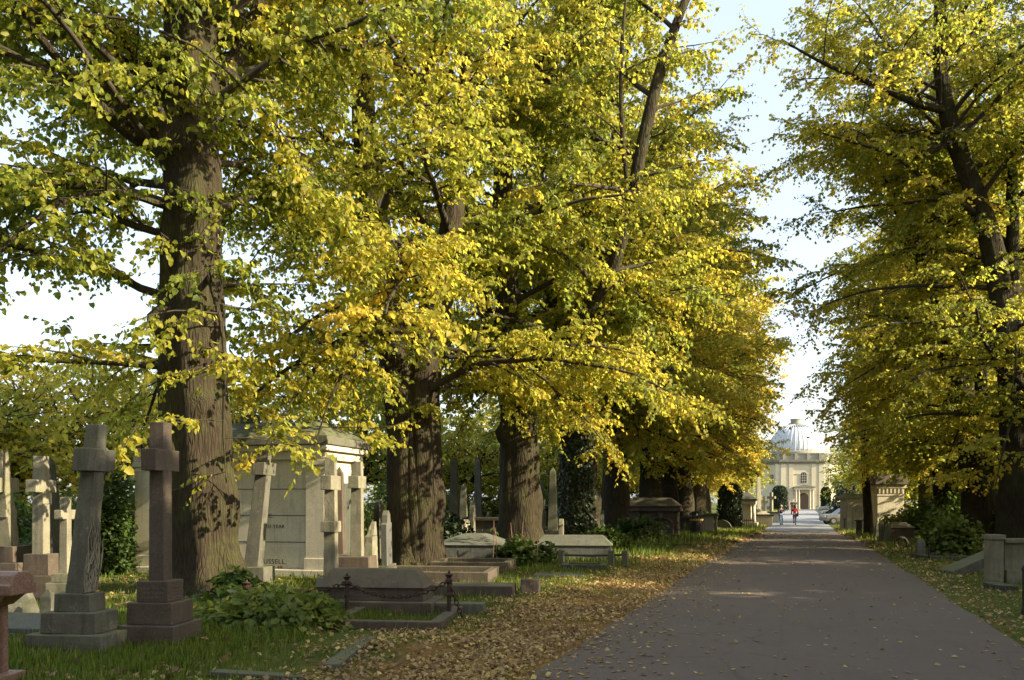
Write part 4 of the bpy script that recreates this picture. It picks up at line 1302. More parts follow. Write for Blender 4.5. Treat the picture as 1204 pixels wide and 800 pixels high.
# mossy table tomb
d = 49
cx, cy, L, M = solve_box(819, 843, 849, d, R_(4))
r = thing('mossy_table_tomb', 'white table tomb under a moss green overhanging slab', 'tomb', cx, cy, R_(4))
zt = zat(604, d) - r.location.z
MB().taper(0, 0, zt - 0.16, zt, L + 0.1, 1.3).build('slab', MOSSY, r, 0.02)
MB().box(0, 0, zt / 2 - 0.1, L - 0.35, 0.9, zt - 0.17).build('chest', WHITE, r, 0.02)
for sx_ in (-1, 1):
    for sy_ in (-1, 1):
        MB().lathe([(0.11, 0), (0.07, 0.15), (0.10, zt * 0.5), (0.06, zt * 0.65), (0.12, zt - 0.161)], 10, sx_ * (L / 2 - 0.08), sy_ * 0.5).build('leg', PALE, r)

# --- far left monuments near the chapel
x, y = cam_xy(878, 68)
r = thing('tempietto', 'white square tomb pavilion with corner columns and a bluish pyramid roof', 'monument', x, y, 0)
zt = zat(588, 68) - r.location.z
for sx_ in (-1, 1):
    for sy_ in (-1, 1):
        MB().lathe([(0.15, 0.4), (0.15, 0.5), (0.11, 0.55), (0.095, zt - 0.5), (0.15, zt - 0.42), (0.15, zt - 0.35)], 12, sx_ * 0.55, sy_ * 0.6).build('column', WHITE, r)
MB().box(0, 0, 0.18, 1.7, 1.8, 0.46).build('base', WHITE, r, 0.02)
MB().box(0, 0, 1.2, 0.7, 0.8, 1.6).build('chest', WHITE, r, 0.02)
MB().box(0, 0, zt - 0.2, 1.45, 1.55, 0.3).build('entablature', WHITE, r, 0.02)
MB().taper(0, 0, zt - 0.05, zt + 0.08, 1.7, 1.8).taper(0, 0, zt + 0.079, zt + 0.6, 1.6, 1.7, 0.35, 0.35).build('roof', BLUEG, r, 0.02)
MB().box(0, 0, zt + 0.65, 0.25, 0.25, 0.3).build('finial', WHITE, r, 0.01)
obelisk('tall white obelisk on a stepped base at the far end of the left verge', WHITE, 892, 80, 0.42, 4.6, 1.7, 1.0)
GF = 'pale monuments at the far end of the left verge'
for px, d_, h_, mat, lab, k_ in [(899, 88, 2.6, WHITE, 'pale cross right of the tall white obelisk', 0), (907, 98, 3.0, PALE, 'pinkish pale cross nearest the left clipped yew', 0), (888, 74, 1.9, WHITE, 'short white cross left of the tall obelisk foot', 0)]:
    x, y = cam_xy(px, d_)
    cross(lab, mat, x, y, R_(60), [(1.3, 1.3, 0.4), (0.9, 0.9, 0.4)], (0.3, 0.34, h_ - 0.8, 0.26, 0.28), (h_ - 1.4, 1.0, 0.28, 0.28), group=GF, rough=0)
for px, d_, L_, mat, lab in [(899, 72, 1.6, GREY, 'grey chest tomb at the grass edge by the two walkers'), (906, 86, 2.2, GREY, 'flat lidded grey tomb under the pinkish cross')]:
    x, y = cam_xy(px, d_)
    r = thing('chest_tomb', lab, 'tomb', x, y, 0)
    MB().box(0, 0, 0.4, L_ * 0.8, 1.0, 1.0).build('body', WHITE, r, 0.02)
    MB().box(0, 0, 0.95, L_, 1.25, 0.14).build('lid', mat, r, 0.02)
x, y = cam_xy(871, 63)
r = thing('iron_railing', 'dark iron railing round the foot of the white tomb pavilion', 'railing', x, y, R_(5))
m = MB()
for k in range(12):
    m.tube([(-0.9 + 0.164 * k, 0, -0.1), (-0.9 + 0.164 * k, 0, 0.8)], 0.025, 5)
m.build('bars', IRON, r)
MB().tube([(-0.95, 0, 0.7), (0.95, 0, 0.7)], 0.025, 6).build('rail', IRON, r)

# --- right side
d = 50
cx, cy, L, M = solve_box(1024, 1055, 1062, d, R_(-2))
cx, cy = cam_xy(1041, d + 0.8)
r = thing('white_mausoleum', 'tall white square mausoleum with a heavy brown capstone beside the thin trunk', 'mausoleum', cx, cy, R_(16))
z0 = r.location.z
zt = zat(558, d) - z0; zc = zat(570, d) - z0
MB().box(0, 0, zc / 2 - 0.1, 1.55, 1.6, zc + 0.2).build('wall', WHITE, r, 0.02)
MB().box(0, 0, 0.25, 1.75, 1.8, 0.6).build('plinth', WHITE, r, 0.02)
MB().box(0, 0, zc - 0.62, 1.62, 1.67, 0.10).box(0, 0, zc - 0.14, 1.72, 1.77, 0.16).build('frieze', WHITE, r, 0.02)
m = MB()
for k in range(7):
    m.box(-0.66 + 0.22 * k, -0.83, zc - 0.38, 0.09, 0.06, 0.28)
m.build('triglyphs', WHITE, r)
MB().taper(0, 0, zc, zt, 1.95, 2.0, 1.75, 1.8).build('capstone', SANDB, r, 0.03, 0.01, cut=0.4)
x, y = cam_xy(1022, 47.5)
r = thing('young_tree', 'thin dark trunk touching the tall white mausoleum', 'tree', x, y, 0, GR)
make_tree(r, 77, [([(0, 0, -0.2), (-0.05, 0, 1.5), (-0.15, 0.05, 3), (-0.25, 0, 5), (-0.1, 0, 8), (0, 0, 10.5)], [0.28, 0.22, 0.2, 0.17, 0.11, 0.04])],
          ((1.0, 0, 8.0), 2.0, 3.8), 34, 4.9, 0.18, dens=0.8, shape='kite', tone0=0.60, mats=TMF, seg=14, low=4.9, twigs=False)
x, y = cam_xy(1004, 62)
r = thing('stone_mausoleum', 'mossy grey mausoleum with an arched niche beyond the thin trunk', 'mausoleum', x, y, R_(16))
zt = zat(583, 62) - r.location.z
MB().box(0, 0, zt / 2 - 0.1, 1.5, 1.5, zt + 0.1).build('wall', PALE, r, 0.02)
MB().box(0, 0, zt - 0.1, 1.75, 1.75, 0.2).box(0, 0, zt + 0.06, 1.6, 1.6, 0.12).build('cornice', MOSSY, r, 0.02)
pr = [(-0.35, 0.2), (0.35, 0.2), (0.35, 1.4)] + [(0.35 * math.cos(t), 1.4 + 0.4 * math.sin(t)) for t in np.linspace(0.2, math.pi - 0.2, 8)] + [(-0.35, 1.4)]
MB().prism(pr, 'y', -0.78, -0.74).build('niche', MOSSY, r)
# posts and bins of the right verge
for px, py, w_, h_, lab in [(1010, 632, 0.34, 0.95, 'dark square bollard at the foot of the thin trunk'), (995, 624, 0.36, 0.85, 'dark bollard by the grey mausoleum'), ]:
    x, y, d = at(px, py)
    r = thing('bollard', lab, 'bollard', x, y, RG, 'dark bollards on the right verge')
    MB().taper(0, 0, -0.1, h_ - 0.08, w_ * 0.8, w_ * 0.8, w_ * 0.7, w_ * 0.7).build('post', DARK, r, 0.01)
    MB().box(0, 0, h_ - 0.04, w_, w_, 0.078).build('cap', DARK, r, 0.02)
for px, py, h_, ln, lab in [(1031, 636, 0.9, 0.06, 'mossy kerb post nearest the tall white mausoleum'), (1037, 638, 0.95, -0.05, 'mossy kerb post second from the white mausoleum'), (1042, 640, 0.85, 0.1, 'mossy leaning kerb post third from the white mausoleum')]:
    x, y, d = at(px, py)
    r = thing('kerb_post', lab, 'stone post', x, y, RG, 'mossy kerb posts')
    r.rotation_euler = (0, ln, RG)
    MB().taper(0, 0, -0.1, h_ - 0.15, 0.2, 0.2, 0.18, 0.18).taper(0, 0, h_ - 0.151, h_, 0.18, 0.18, 0.04, 0.04).build('post', MOSSY, r, 0.01)
coped('flat topped brown chest tomb beside the yellow green bush', SANDB, 1046, 1076, 1082, 35.5, 0.42, 0.22, rot=R_(14), lower=0.2)
x, y, d = at(1060, 647)
r = thing('wreath', 'small dark ring wreath leaning against the brown chest tomb', 'wreath', x, y, R_(14))
pts = [(0.2 * math.cos(t), 0.03 * math.sin(3 * t), 0.22 + 0.2 * math.sin(t)) for t in np.linspace(0, 2 * math.pi, 25)]
MB().tube(pts, 0.055, 7, cap=False).build('ring', plain('dark_wreath', (0.03, 0.022, 0.016), 0.9), r)
x, y, d = at(1082, 657)
r = thing('stone_post', 'small grey stone post before the large green bush', 'stone post', x, y, RG)
MB().taper(0, 0, -0.1, 0.48, 0.26, 0.24, 0.22, 0.2).taper(0, 0, 0.479, 0.6, 0.22, 0.2, 0.1, 0.1).build('post', GREY, r, 0.02, 0.008, cut=0.12)
m = MB()
x, y, d = at(1092, 661)
r = thing('iron_stake', 'thin dark iron stake beside the small grey stone post', 'stake', x, y, 0)
MB().tube([(0, 0, -0.1), (0.01, 0, 0.5)], 0.025, 6).lathe([(0.0, 0.58), (0.04, 0.53), (0.0, 0.48)], 6).build('bar', IRON, r)
kerb('dark stone kerb running under the large green bush', DARK, 1096, 1148, 1156, 24, 0.14, depth=1.6, rot=R_(16))
# leaning slab and the pier tomb at the right edge
x, y, d = at(1146, 677)
r = thing('fallen_slab', 'grey slab leaning like a ramp against the corner pier', 'grave slab', x + 0.15, y + 0.5, R_(16))
o = MB().prism([(-0.75, 0.0), (0.62, 0.0), (0.62, 0.62), (0.52, 0.62), (-0.75, 0.07)], 'y', -0.35, 0.35).build('slab', GREY, r, 0.012, 0.006)
d = 17.3
cx, cy = cam_xy(1203, d + 0.55)
r = thing('walled_tomb', 'large grey walled tomb with a square corner pier at the right edge', 'tomb', cx, cy, R_(16))
z0 = r.location.z
zt = zat(632, d) - z0
pw = 0.32
MB().box(-0.78, -0.35, zt / 2 - 0.1, pw * 0.78, pw, zt + 0.14).build('pier', PALE, r, 0.015, 0.008, cut=0.12)
MB().box(-0.78, -0.35, zt + 0.0, pw * 0.78 + 0.06, pw + 0.06, 0.10).build('pier_cap', PALE, r, 0.015, 0.006, cut=0.12)
MB().box(0.33, -0.28, zt / 2 - 0.14, 1.8, 0.16, zt + 0.05).build('wall', PALE, r, 0.012, 0.008, cut=0.15)
MB().box(0.33, -0.28, zt - 0.08, 1.82, 0.26, 0.09).build('coping', PALE, r, 0.015, 0.006, cut=0.15)
MB().box(0.33, -0.33, 0.10, 1.80, 0.24, 0.34).build('footing', PALE, r, 0.015, 0.012, cut=0.12)
x, y, d = at(1172, 699)
kerb('low dark kerb with bright grass in it, under the walled tomb', DARK, 1178, 1198, 1230, 15.9, 0.10, depth=0.7, rot=R_(16))
x, y = cam_xy(1205, 12.6)
r = thing('iron_post', 'black iron post at the right edge before the walled tomb', 'post', x, y, 0)
MB().lathe([(0.05, -0.1), (0.05, 0.1), (0.035, 0.14), (0.035, 0.66), (0.05, 0.69), (0.02, 0.76)], 10).build('shaft', IRON, r)
# small stone at the verge of the near streak
x, y, d = at(725, 702)
r = thing('marker_stone', 'tiny grey marker stone where the leaf litter meets the road', 'marker stone', x, y, RG)
MB().taper(0, 0, -0.05, 0.11, 0.10, 0.09, 0.06, 0.06).build('post', GREY, r, 0.015, 0.008, cut=0.05)

# --- scattered stones deep among the graves
GB = 'old headstones deep among the graves'
rg = random.Random(21)
hs0 = None
for k, (px, d_, h_, lab) in enumerate([(500 + 0, 40, 1.3, 'distant grey headstone glimpsed left of the lone obelisk'), (575, 42, 1.2, 'distant grey headstone just right of the lone obelisk'), (640, 44, 1.3, 'distant grey headstone seen right of the broad trunk'), (665, 40, 1.5, 'distant grey headstone close to the ivy trunk'), (5, 24, 1.2, 'low grey headstone behind the leaning banded cross'), (96, 25, 0.9, 'low grey headstone behind the small yellow cross'), (143, 27, 0.8, 'low dark headstone in the gap left of the brown cross')]):
    if hs0 is None:
        hs0 = headstone(lab, GREY, px, d_, 0.7, h_, 'round', group=GB)
    else:
        x, y = cam_xy(px, d_)
        dup(hs0, x, y, rg.uniform(0, 0.5), lab, GB, scale=h_ / 1.3)

# ================================================================== chapel
YC = 163.0
RC = R_(8)
r = thing('chapel', 'domed cream stone chapel closing the end of the avenue', 'chapel', -0.65 + 8.05 * math.sin(RC), YC + 8.05 - 8.05 * math.cos(RC), RC, z=gz0(YC) - 0.05)
DC = YC * CT
zz = lambda py: H - (py - HY) * DC / F - r.location.z
hc, hp = zz(545.5), zz(534)
fw, ap, sd_ = 3.85, 6.6, 6.6
cyy = ap
octo = [(-fw, 0), (fw, 0), (fw + 4.2, 4.2), (fw + 4.2, 4.2 + 2 * fw), (fw, 8.4 + 2 * fw), (-fw, 8.4 + 2 * fw), (-fw - 4.2, 4.2 + 2 * fw), (-fw - 4.2, 4.2)]
ccy = 4.2 + fw
def octring(m, s, z0, z1):
    vs = [(x * s, ccy + (y - ccy) * s, z) for z in (z0, z1) for x, y in octo]
    n = 8
    m.add(vs, [tuple(range(n))[::-1], tuple(range(n, 2 * n))] + [(i, (i + 1) % n, n + (i + 1) % n, n + i) for i in range(n)])
    return m
octring(MB(), 1.0, -0.3, hc - 0.01).build('wall', CREAM, r)
octring(octring(octring(MB(), 1.012, -0.3, 0.7), 1.03, hc, hc + 0.35), 1.055, hc + 0.351, hc + 0.75).build('cornice', stone('weathered_cornice', (0.30, 0.27, 0.20), (0.18, 0.165, 0.125), moss=0.3), r)
octring(MB(), 1.01, hc - 1.9, hc - 1.7).build('string_course', CREAM, r)
octring(MB(), 0.97, hc + 0.751, hp - 0.001).build('parapet', stone('chapel_parapet', (0.42, 0.40, 0.33), (0.30, 0.285, 0.23), moss=0.2), r)
m = MB()
for i in range(8):
    a, b_ = Vector(octo[i]), Vector(octo[(i + 1) % 8])
    for f in (0.08, 0.36, 0.64, 0.92):
        q = a.lerp(b_, f)
        q = Vector((q.x * 0.975, ccy + (q.y - ccy) * 0.975))
        m.box(q.x, q.y, (hc + 0.75 + hp) / 2, 0.5, 0.5, hp - hc - 0.6)
m.build('parapet_piers', MATS['chapel_parapet'], r)
octring(MB(), 0.985, hp, hp + 0.16).build('coping', MATS['weathered_cornice'], r)
for px in (-fw + 0.55, -fw + 1.9, fw - 1.9, fw - 0.55):
    MB().box(px, -0.06, hc / 2, 0.85 if abs(px) > 2.5 else 0.7, 0.16, hc - 0.02).build('pilaster', CREAM, r)
for sx_ in (-1, 1):
    for f in (0.1, 0.9):
        q = Vector((sx_ * fw, 0)).lerp(Vector((sx_ * (fw + 4.2), 4.2)), f)
        MB().box(q.x, q.y, hc / 2, 0.75, 0.75, hc - 0.02).build('pilaster', CREAM, r)
def arch_window(x, y, rot, z0, w_, h_, nm='window'):
    pr = [(-w_ / 2, 0), (w_ / 2, 0), (w_ / 2, h_ - w_ / 2)] + [(w_ / 2 * math.cos(t), h_ - w_ / 2 + w_ / 2 * math.sin(t)) for t in np.linspace(0.1, math.pi - 0.1, 10)] + [(-w_ / 2, h_ - w_ / 2)]
    f = MB().prism([(u * 1.22, z * 1.07 - 0.1) for u, z in pr], 'y', -0.05, 0.04).build(nm, CREAM, r)
    f.location = (x, y, z0); f.rotation_euler = (0, 0, rot)
    MB().prism(pr, 'y', -0.07, -0.03).build('pane', GLASS, f)
    m = MB()
    for u in (-w_ / 6, w_ / 6):
        m.box(u, -0.085, h_ * 0.46, 0.05, 0.03, h_ * 0.92)
    for k in range(1, 4):
        m.box(0, -0.087, h_ * k / 4.4, w_ * 0.96, 0.03, 0.05)
    m.build('glazing_bars', WHITE, f)
arch_window(0.25, -0.02, 0, zz(568), 1.05, 1.95)
q = Vector((fw, 0)).lerp(Vector((fw + 4.2, 4.2)), 0.32)
for sx_ in (-1, 1):
    arch_window(sx_ * q.x, q.y - 0.02, sx_ * R_(45), zz(569), 0.9, 1.95)
# porch
pz = zz(573.5)
for u in (-1.45, -0.95, 0.95, 1.45):
    MB().lathe([(0.2, 0.15), (0.2, 0.3), (0.155, 0.36), (0.13, pz - 0.6), (0.2, pz - 0.48), (0.2, pz - 0.42)], 12, u + 0.25, -1.1).build('column', WHITE, r)
MB().box(0.25, -0.6, 0.06, 4.2, 2.2, 0.24).box(0.25, -1.0, -0.1, 5.0, 3.2, 0.22).build('steps', PALE, r)
MB().box(0.25, -0.62, pz - 0.2, 3.5, 1.3, 0.42).build('entablature', WHITE, r, 0.02)
MB().box(0.25, -0.65, pz + 0.07, 3.85, 1.5, 0.12).build('porch_cornice', MATS['weathered_cornice'], r, 0.02)
MB().prism([(-1.9, pz + 0.131), (1.9, pz + 0.131), (0, pz + 0.5)], 'y', -1.2, -0.05, 0.25).build('pediment', MATS['weathered_cornice'], r)
pr = [(-0.8, 0.17), (0.8, 0.17), (0.8, 2.5)] + [(0.8 * math.cos(t), 2.5 + 0.6 * math.sin(t)) for t in np.linspace(0.1, math.pi - 0.1, 10)] + [(-0.8, 2.5)]
MB().prism(pr, 'y', -0.10, 0.05, 0.25).build('door', OAK, r)
# dome
Rd = 5.05
dz = hp - 0.1
dd_ = (YC + ccy) * CT
ztop = H - (499.5 - HY) * dd_ / F - r.location.z
hd = ztop - dz - 0.9
prof = []
for k in range(17):
    t = k / 16 * R_(76)
    prof.append((Rd * math.cos(t), dz + 0.9 + hd * math.sin(t) / math.sin(R_(76))))
MB().lathe([(Rd + 0.35, dz - 1.0), (Rd + 0.35, dz + 0.75), (Rd + 0.1, dz + 0.9)], 48, 0, ccy).build('drum', MATS['chapel_parapet'], r)
MB().lathe(prof[:13], 96, 0, ccy).build('dome', LEAD, r, smooth=True)
MB().lathe(prof[12:], 48, 0, ccy).build('dome_glazing', plain('dome_glass', (0.10, 0.125, 0.13), 0.3), r, smooth=True)
m = MB()
for k in range(40):
    a = 2 * math.pi * k / 40
    m.tube([((p_[0] + 0.02) * math.cos(a), ccy + (p_[0] + 0.02) * math.sin(a), p_[1] + 0.01) for p_ in prof], 0.055, 5)
m.build('ribs', LEAD, r)
zt_ = prof[-1][1]
MB().lathe([(1.35, zt_ - 0.3), (1.35, zt_ + 0.25), (0.95, zt_ + 0.3), (0.95, zt_ + 0.85), (1.05, zt_ + 0.9), (1.05, zt_ + 1.05), (0.2, zt_ + 1.12)], 32, 0, ccy).build('lantern', stone('lantern_stone', (0.36, 0.35, 0.30), (0.28, 0.27, 0.23), moss=0.1), r)

# ================================================================== people
def person(label, px, d_, h, facing, jacket, trouser, hair, pose, group=None, bag=None, longhair=False):
    x, y = cam_xy(px, d_)
    r = thing('person', label, 'person', x, y, facing, group, z=gz0(y) + 0.045)
    s = h / 1.75
    step = pose.get('step', 0.0)
    la, ra = pose.get('left', ((0.27, 0, 1.13), (0.30, 0.06, 0.88))), pose.get('right', ((-0.27, 0, 1.13), (-0.30, 0.06, 0.88)))
    J = {'pel': (0, 0, 0.95), 'bel': (0, 0, 1.12), 'che': (0, 0.01, 1.32), 'nek': (0, 0.0, 1.49), 'hd0': (0, 0.02, 1.56), 'hd1': (0, 0.03, 1.66), 'hd2': (0, 0.02, 1.73),
         'ls': (0.18, 0, 1.42), 'le': la[0], 'lh': la[1], 'rs': (-0.18, 0, 1.42), 're': ra[0], 'rh': ra[1],
         'lp': (0.09, 0, 0.90), 'lk': (0.10, 0.03 + step * 0.5, 0.50), 'la': (0.10, -0.02 + step, 0.09 + pose.get('lift', 0) * 0), 'lt': (0.11, 0.14 + step, 0.035),
         'rp': (-0.09, 0, 0.90), 'rk': (-0.10, 0.05 - step * 0.3, 0.50), 'ra': (-0.10, -0.02 - step, 0.09 + pose.get('lift', 0)), 'rt': (-0.11, 0.12 - step, 0.035 + pose.get('lift', 0) * 0.5)}
    RR = {'pel': 0.135, 'bel': 0.125, 'che': 0.14, 'nek': 0.055, 'hd0': 0.075, 'hd1': 0.095, 'hd2': 0.06, 'ls': 0.065, 'le': 0.045, 'lh': 0.035, 'rs': 0.065, 're': 0.045, 'rh': 0.035,
          'lp': 0.095, 'lk': 0.062, 'la': 0.042, 'lt': 0.035, 'rp': 0.095, 'rk': 0.062, 'ra': 0.042, 'rt': 0.035}
    E = [('pel', 'bel'), ('bel', 'che'), ('che', 'nek'), ('nek', 'hd0'), ('hd0', 'hd1'), ('hd1', 'hd2'), ('che', 'ls'), ('ls', 'le'), ('le', 'lh'), ('che', 'rs'), ('rs', 're'), ('re', 'rh'),
         ('pel', 'lp'), ('lp', 'lk'), ('lk', 'la'), ('la', 'lt'), ('pel', 'rp'), ('rp', 'rk'), ('rk', 'ra'), ('ra', 'rt')]
    def skin(name, names, edges, grow, mat, root, over=None):
        pos = dict(J); pos.update(over or {})
        me = bpy.data.meshes.new(name)
        me.from_pydata([tuple(c * s for c in pos[k]) for k in names], [(names.index(a), names.index(b_)) for a, b_ in edges], [])
        o = bpy.data.objects.new(name, me)
        COL.objects.link(o); o.parent = r
        mo = o.modifiers.new('skin', 'SKIN')
        for k, sv in zip(names, me.skin_vertices[0].data):
            sv.radius = ((RR[k] + grow) * s, (RR[k] + grow) * s * (0.8 if k in ('che', 'bel', 'pel') else 1))
            sv.use_root = k == root
        su = o.modifiers.new('sub', 'SUBSURF'); su.levels = 2; su.render_levels = 2
        me.materials.append(mat)
        return o
    skin('body', list(J), E, 0.0, SKIN, 'pel')
    up = ['pel', 'bel', 'che', 'nek', 'ls', 'le', 'lh', 'rs', 're', 'rh']
    sh = lambda a, b_, f: tuple(J[a][k] * (1 - f) + J[b_][k] * f for k in range(3))
    skin('jacket', up, [e for e in E if e[0] in up and e[1] in up], 0.022, jacket, 'pel', {'lh': sh('le', 'lh', 0.82), 'rh': sh('re', 'rh', 0.82), 'nek': sh('che', 'nek', 0.7)})
    lo = ['pel', 'lp', 'lk', 'la', 'rp', 'rk', 'ra']
    skin('trousers', lo, [e for e in E if e[0] in lo and e[1] in lo], 0.016, trouser, 'pel')
    for a, b_ in (('la', 'lt'), ('ra', 'rt')):
        MB().tube([Vector(J[a]) * s + Vector((0, -0.04, -0.05)), Vector(J[a]) * s + Vector((0, 0.03, -0.03)), Vector(J[b_]) * s], [0.055 * s, 0.06 * s, 0.045 * s], 8).build('shoe', BLACKC, r, smooth=True)
    hb = bmesh.new()
    bmesh.ops.create_uvsphere(hb, u_segments=14, v_segments=10, radius=0.122 * s)
    for v_ in hb.verts:
        v_.co.z *= 1.08
        if v_.co.y > 0.05 * s and v_.co.z < 0.02 * s:
            v_.co.y *= 0.5
        if longhair and v_.co.z < 0 and v_.co.y < 0.03:
            v_.co.z *= 2.3
        elif v_.co.z < -0.03 * s:
            v_.co *= 0.75
    me = bpy.data.meshes.new('hair'); hb.to_mesh(me); hb.free(); me.materials.append(hair)
    o = bpy.data.objects.new('hair', me); COL.objects.link(o); o.parent = r; o.location = (0, 0.005 * s, 1.665 * s)
    hd = MB()
    for sx_ in (-1, 1):
        hd.box(sx_ * 0.035 * s, 0.125 * s, 1.655 * s, 0.02 * s, 0.01 * s, 0.012 * s)
    hd.build('eyes', BLACKC, r)
    MB().taper(0, 0.128 * s, 1.60 * s, 1.645 * s, 0.03 * s, 0.04 * s, 0.016 * s, 0.02 * s).build('nose', SKIN, r)
    if bag:
        m = MB().taper(0.24 * s, -0.06, 0.72 * s, 1.05 * s, 0.10, 0.30, 0.09, 0.26)
        m.build('bag', bag, r, 0.02)
        MB().tube([(0.25 * s, -0.14, 1.04 * s), (0.20 * s, -0.05, 1.47 * s), (0.25 * s, 0.05, 1.04 * s)], 0.014, 6).build('strap', bag, r)
    return r
person('person with grey hair in a navy jacket and jeans, arm raised, on the grey road', 918.5, 76, 1.72, R_(-160), NAVY, JEANS, HAIRG,
       {'left': ((0.30, 0.05, 1.18), (0.22, 0.28, 1.30)), 'right': ((-0.27, 0.02, 1.16), (-0.22, 0.22, 1.20)), 'step': 0.06})
person('person in a red top with a black shoulder bag walking on the grey road', 934.5, 76, 1.74, R_(10), RED, JEANG, HAIRD,
       {'step': 0.20, 'lift': 0.16}, bag=BLACKC, longhair=True)
person('distant dark dressed person left of the chapel porch', 931.3, 132, 1.7, R_(170), BLACKC, BLACKC, HAIRD, {'step': 0.08})
person('distant dark dressed person walking nearest the chapel door', 935.2, 134, 1.66, R_(185), BLACKC, NAVY, HAIRD, {'step': 0.14})

# ================================================================== parked cars
def car(label, px, d_, rot):
    x, y = cam_xy(px, d_)
    r = thing('parked_car', label, 'car', x, y, rot, 'cars parked near the chapel')
    W, Lc = 1.72, 4.2
    secs = [(-2.1, 0.35, 0.62, 0.86), (-1.95, 0.28, 0.86, 0.95), (-0.9, 0.26, 0.95, 1.0), (0.2, 0.26, 0.95, 1.0), (1.2, 0.26, 0.98, 1.0), (1.95, 0.3, 0.92, 0.95), (2.1, 0.36, 0.66, 0.88)]
    m = MB(); vs = []
    for u, z0, z1, ws in secs:
        h_ = W / 2 * ws
        vs += [(u, -h_ * 0.94, z0), (u, -h_, (z0 + z1) / 2), (u, -h_ * 0.92, z1), (u, h_ * 0.92, z1), (u, h_, (z0 + z1) / 2), (u, h_ * 0.94, z0)]
    n = len(secs)
    fs = [(i * 6 + k, i * 6 + (k + 1) % 6, (i + 1) * 6 + (k + 1) % 6, (i + 1) * 6 + k) for i in range(n - 1) for k in range(6)]
    fs += [tuple(range(6))[::-1], tuple((n - 1) * 6 + k for k in range(6))]
    m.add(vs, fs).build('body', SILVER, r, 0.03)
    MB().taper(0.45, 0, 0.93, 1.40, 2.9, 1.52, 1.75, 1.22, 0.05).build('cabin_glass', GLASS, r, 0.03)
    MB().taper(0.5, 0, 1.401, 1.44, 1.78, 1.24, 1.6, 1.1).build('roof', SILVER, r, 0.015)
    for u in (-1.35, 1.3):
        for sg in (-1, 1):
            w_ = MB().lathe([(0.16, -0.09), (0.30, -0.1), (0.32, -0.06), (0.32, 0.06), (0.30, 0.1), (0.16, 0.09)], 18).build('wheel', RUBBER, r)
            w_.location = (u, sg * 0.78, 0.31); w_.rotation_euler = (R_(90), 0, 0)
            MB().lathe([(0.05, -0.1), (0.19, -0.105), (0.19, 0.105), (0.05, 0.1)], 14).build('rim', SILVER, w_)
    for sg in (-1, 1):
        MB().box(-2.06, sg * 0.6, 0.70, 0.09, 0.3, 0.13).build('headlight', plain('headlamp_lens', (0.6, 0.6, 0.58), 0.15), r, 0.02)
        MB().box(2.06, sg * 0.64, 0.76, 0.08, 0.2, 0.16).build('tail_light', plain('tail_lamp_red', (0.3, 0.02, 0.02), 0.25), r, 0.02)
    return r
car('silver car parked nearest the grey mausoleum on the right verge', 993, 78, R_(20))
car('silver car parked second along towards the chapel yew', 986.5, 96, R_(15))
car('furthest silver car parked by the chapel yew', 979, 118, R_(12))
# ================================================================== shrubs, hedges, background trees
def Bp(px, d_):
    return cam_xy(px, d_)
x, y, d = at(305, 742)
bush('ground_shrub', 'low broad leaved green shrub at the foot of the thick trunk', x, y + 0.3, 2.7, 1.9, 0.52, 2800, 0.105, SHRUB, 0.66, 3, up=1.0, clump=40)
bush('ground_shrub', 'dark fern like clump between the thick trunk and the brown cross', *Bp(270, 13.4), 1.2, 1.2, 0.7, 420, 0.13, SHRUB, 0.36, 4, up=0.9)
x, y = Bp(1119, 26)
bush('large_bush', 'large green bush around the dark forked trunk', x, y, 2.1, 2.0, 1.55, 2800, 0.14, SHRUB, 0.66, 5, up=0.8, clump=60)
x, y = Bp(1062, 41)
bush('bright_bush', 'yellow green bush beside the tall white mausoleum', x, y, 2.4, 2.0, 1.9, 1900, 0.14, SHRUB, 0.9, 6, clump=40)
bush('spiky_plants', 'clump of green plants with tall pinkish flower spikes at the broad trunk', *Bp(622, 22.5), 2.2, 1.5, 0.75, 1500, 0.14, SHRUB, 0.42, 7, cat='plant', clump=40)
sp = [o for o in bpy.data.objects if o.name.startswith('spiky_plants')][-1]
rng = np.random.default_rng(3)
m = MB()
for k in range(6):
    q = (rng.uniform(-1.0, 0.9), rng.uniform(-0.7, 0.2))
    h_ = rng.uniform(0.7, 1.3)
    m.tube([(q[0], q[1], 0.1), (q[0] + .03, q[1], h_ * .6), (q[0] + rng.uniform(-.05, .08), q[1], h_)], [0.005, 0.013, 0.005], 5)
m.build('flower_spikes', plain('dry_pink_spike', (0.24, 0.145, 0.09), 0.9), sp)
bush('low_shrub', 'mixed green shrubs spreading before the arched brown tomb', *Bp(746, 34), 3.4, 2.2, 1.15, 2600, 0.14, SHRUB, 0.44, 8, clump=50)
bush('low_shrub', 'leafy shrub under the red granite cross', *Bp(712, 28.5), 2.2, 1.6, 0.9, 1500, 0.13, SHRUB, 0.42, 9, clump=36)
bush('low_shrub', 'dark round shrub right of the twin stemmed trunk', *Bp(533, 26), 1.5, 1.4, 1.35, 1500, 0.11, YEW, 0.6, 10, clump=40)
bush('low_shrub', 'nettle patch behind the blue grey ledger', *Bp(560, 25.5), 2.4, 1.2, 0.8, 1300, 0.13, SHRUB, 0.38, 11, clump=36)
bush('low_shrub', 'shrub growing behind the mossy table tomb', *Bp(822, 50.5), 2.0, 1.5, 1.5, 1100, 0.16, SHRUB, 0.52, 12, clump=30)
bush('ivy_shrub', 'dark ivy mound behind the small headstone deep in the gap', *Bp(590, 31), 2.6, 1.6, 1.2, 1500, 0.12, IVYM, 0.5, 13, clump=40)
bush('holly', 'glossy green holly between the leaning cross and the mausoleum', *Bp(126, 19.8), 1.5, 1.6, 2.9, 4200, 0.10, SHRUB, 0.36, 14, clump=70)
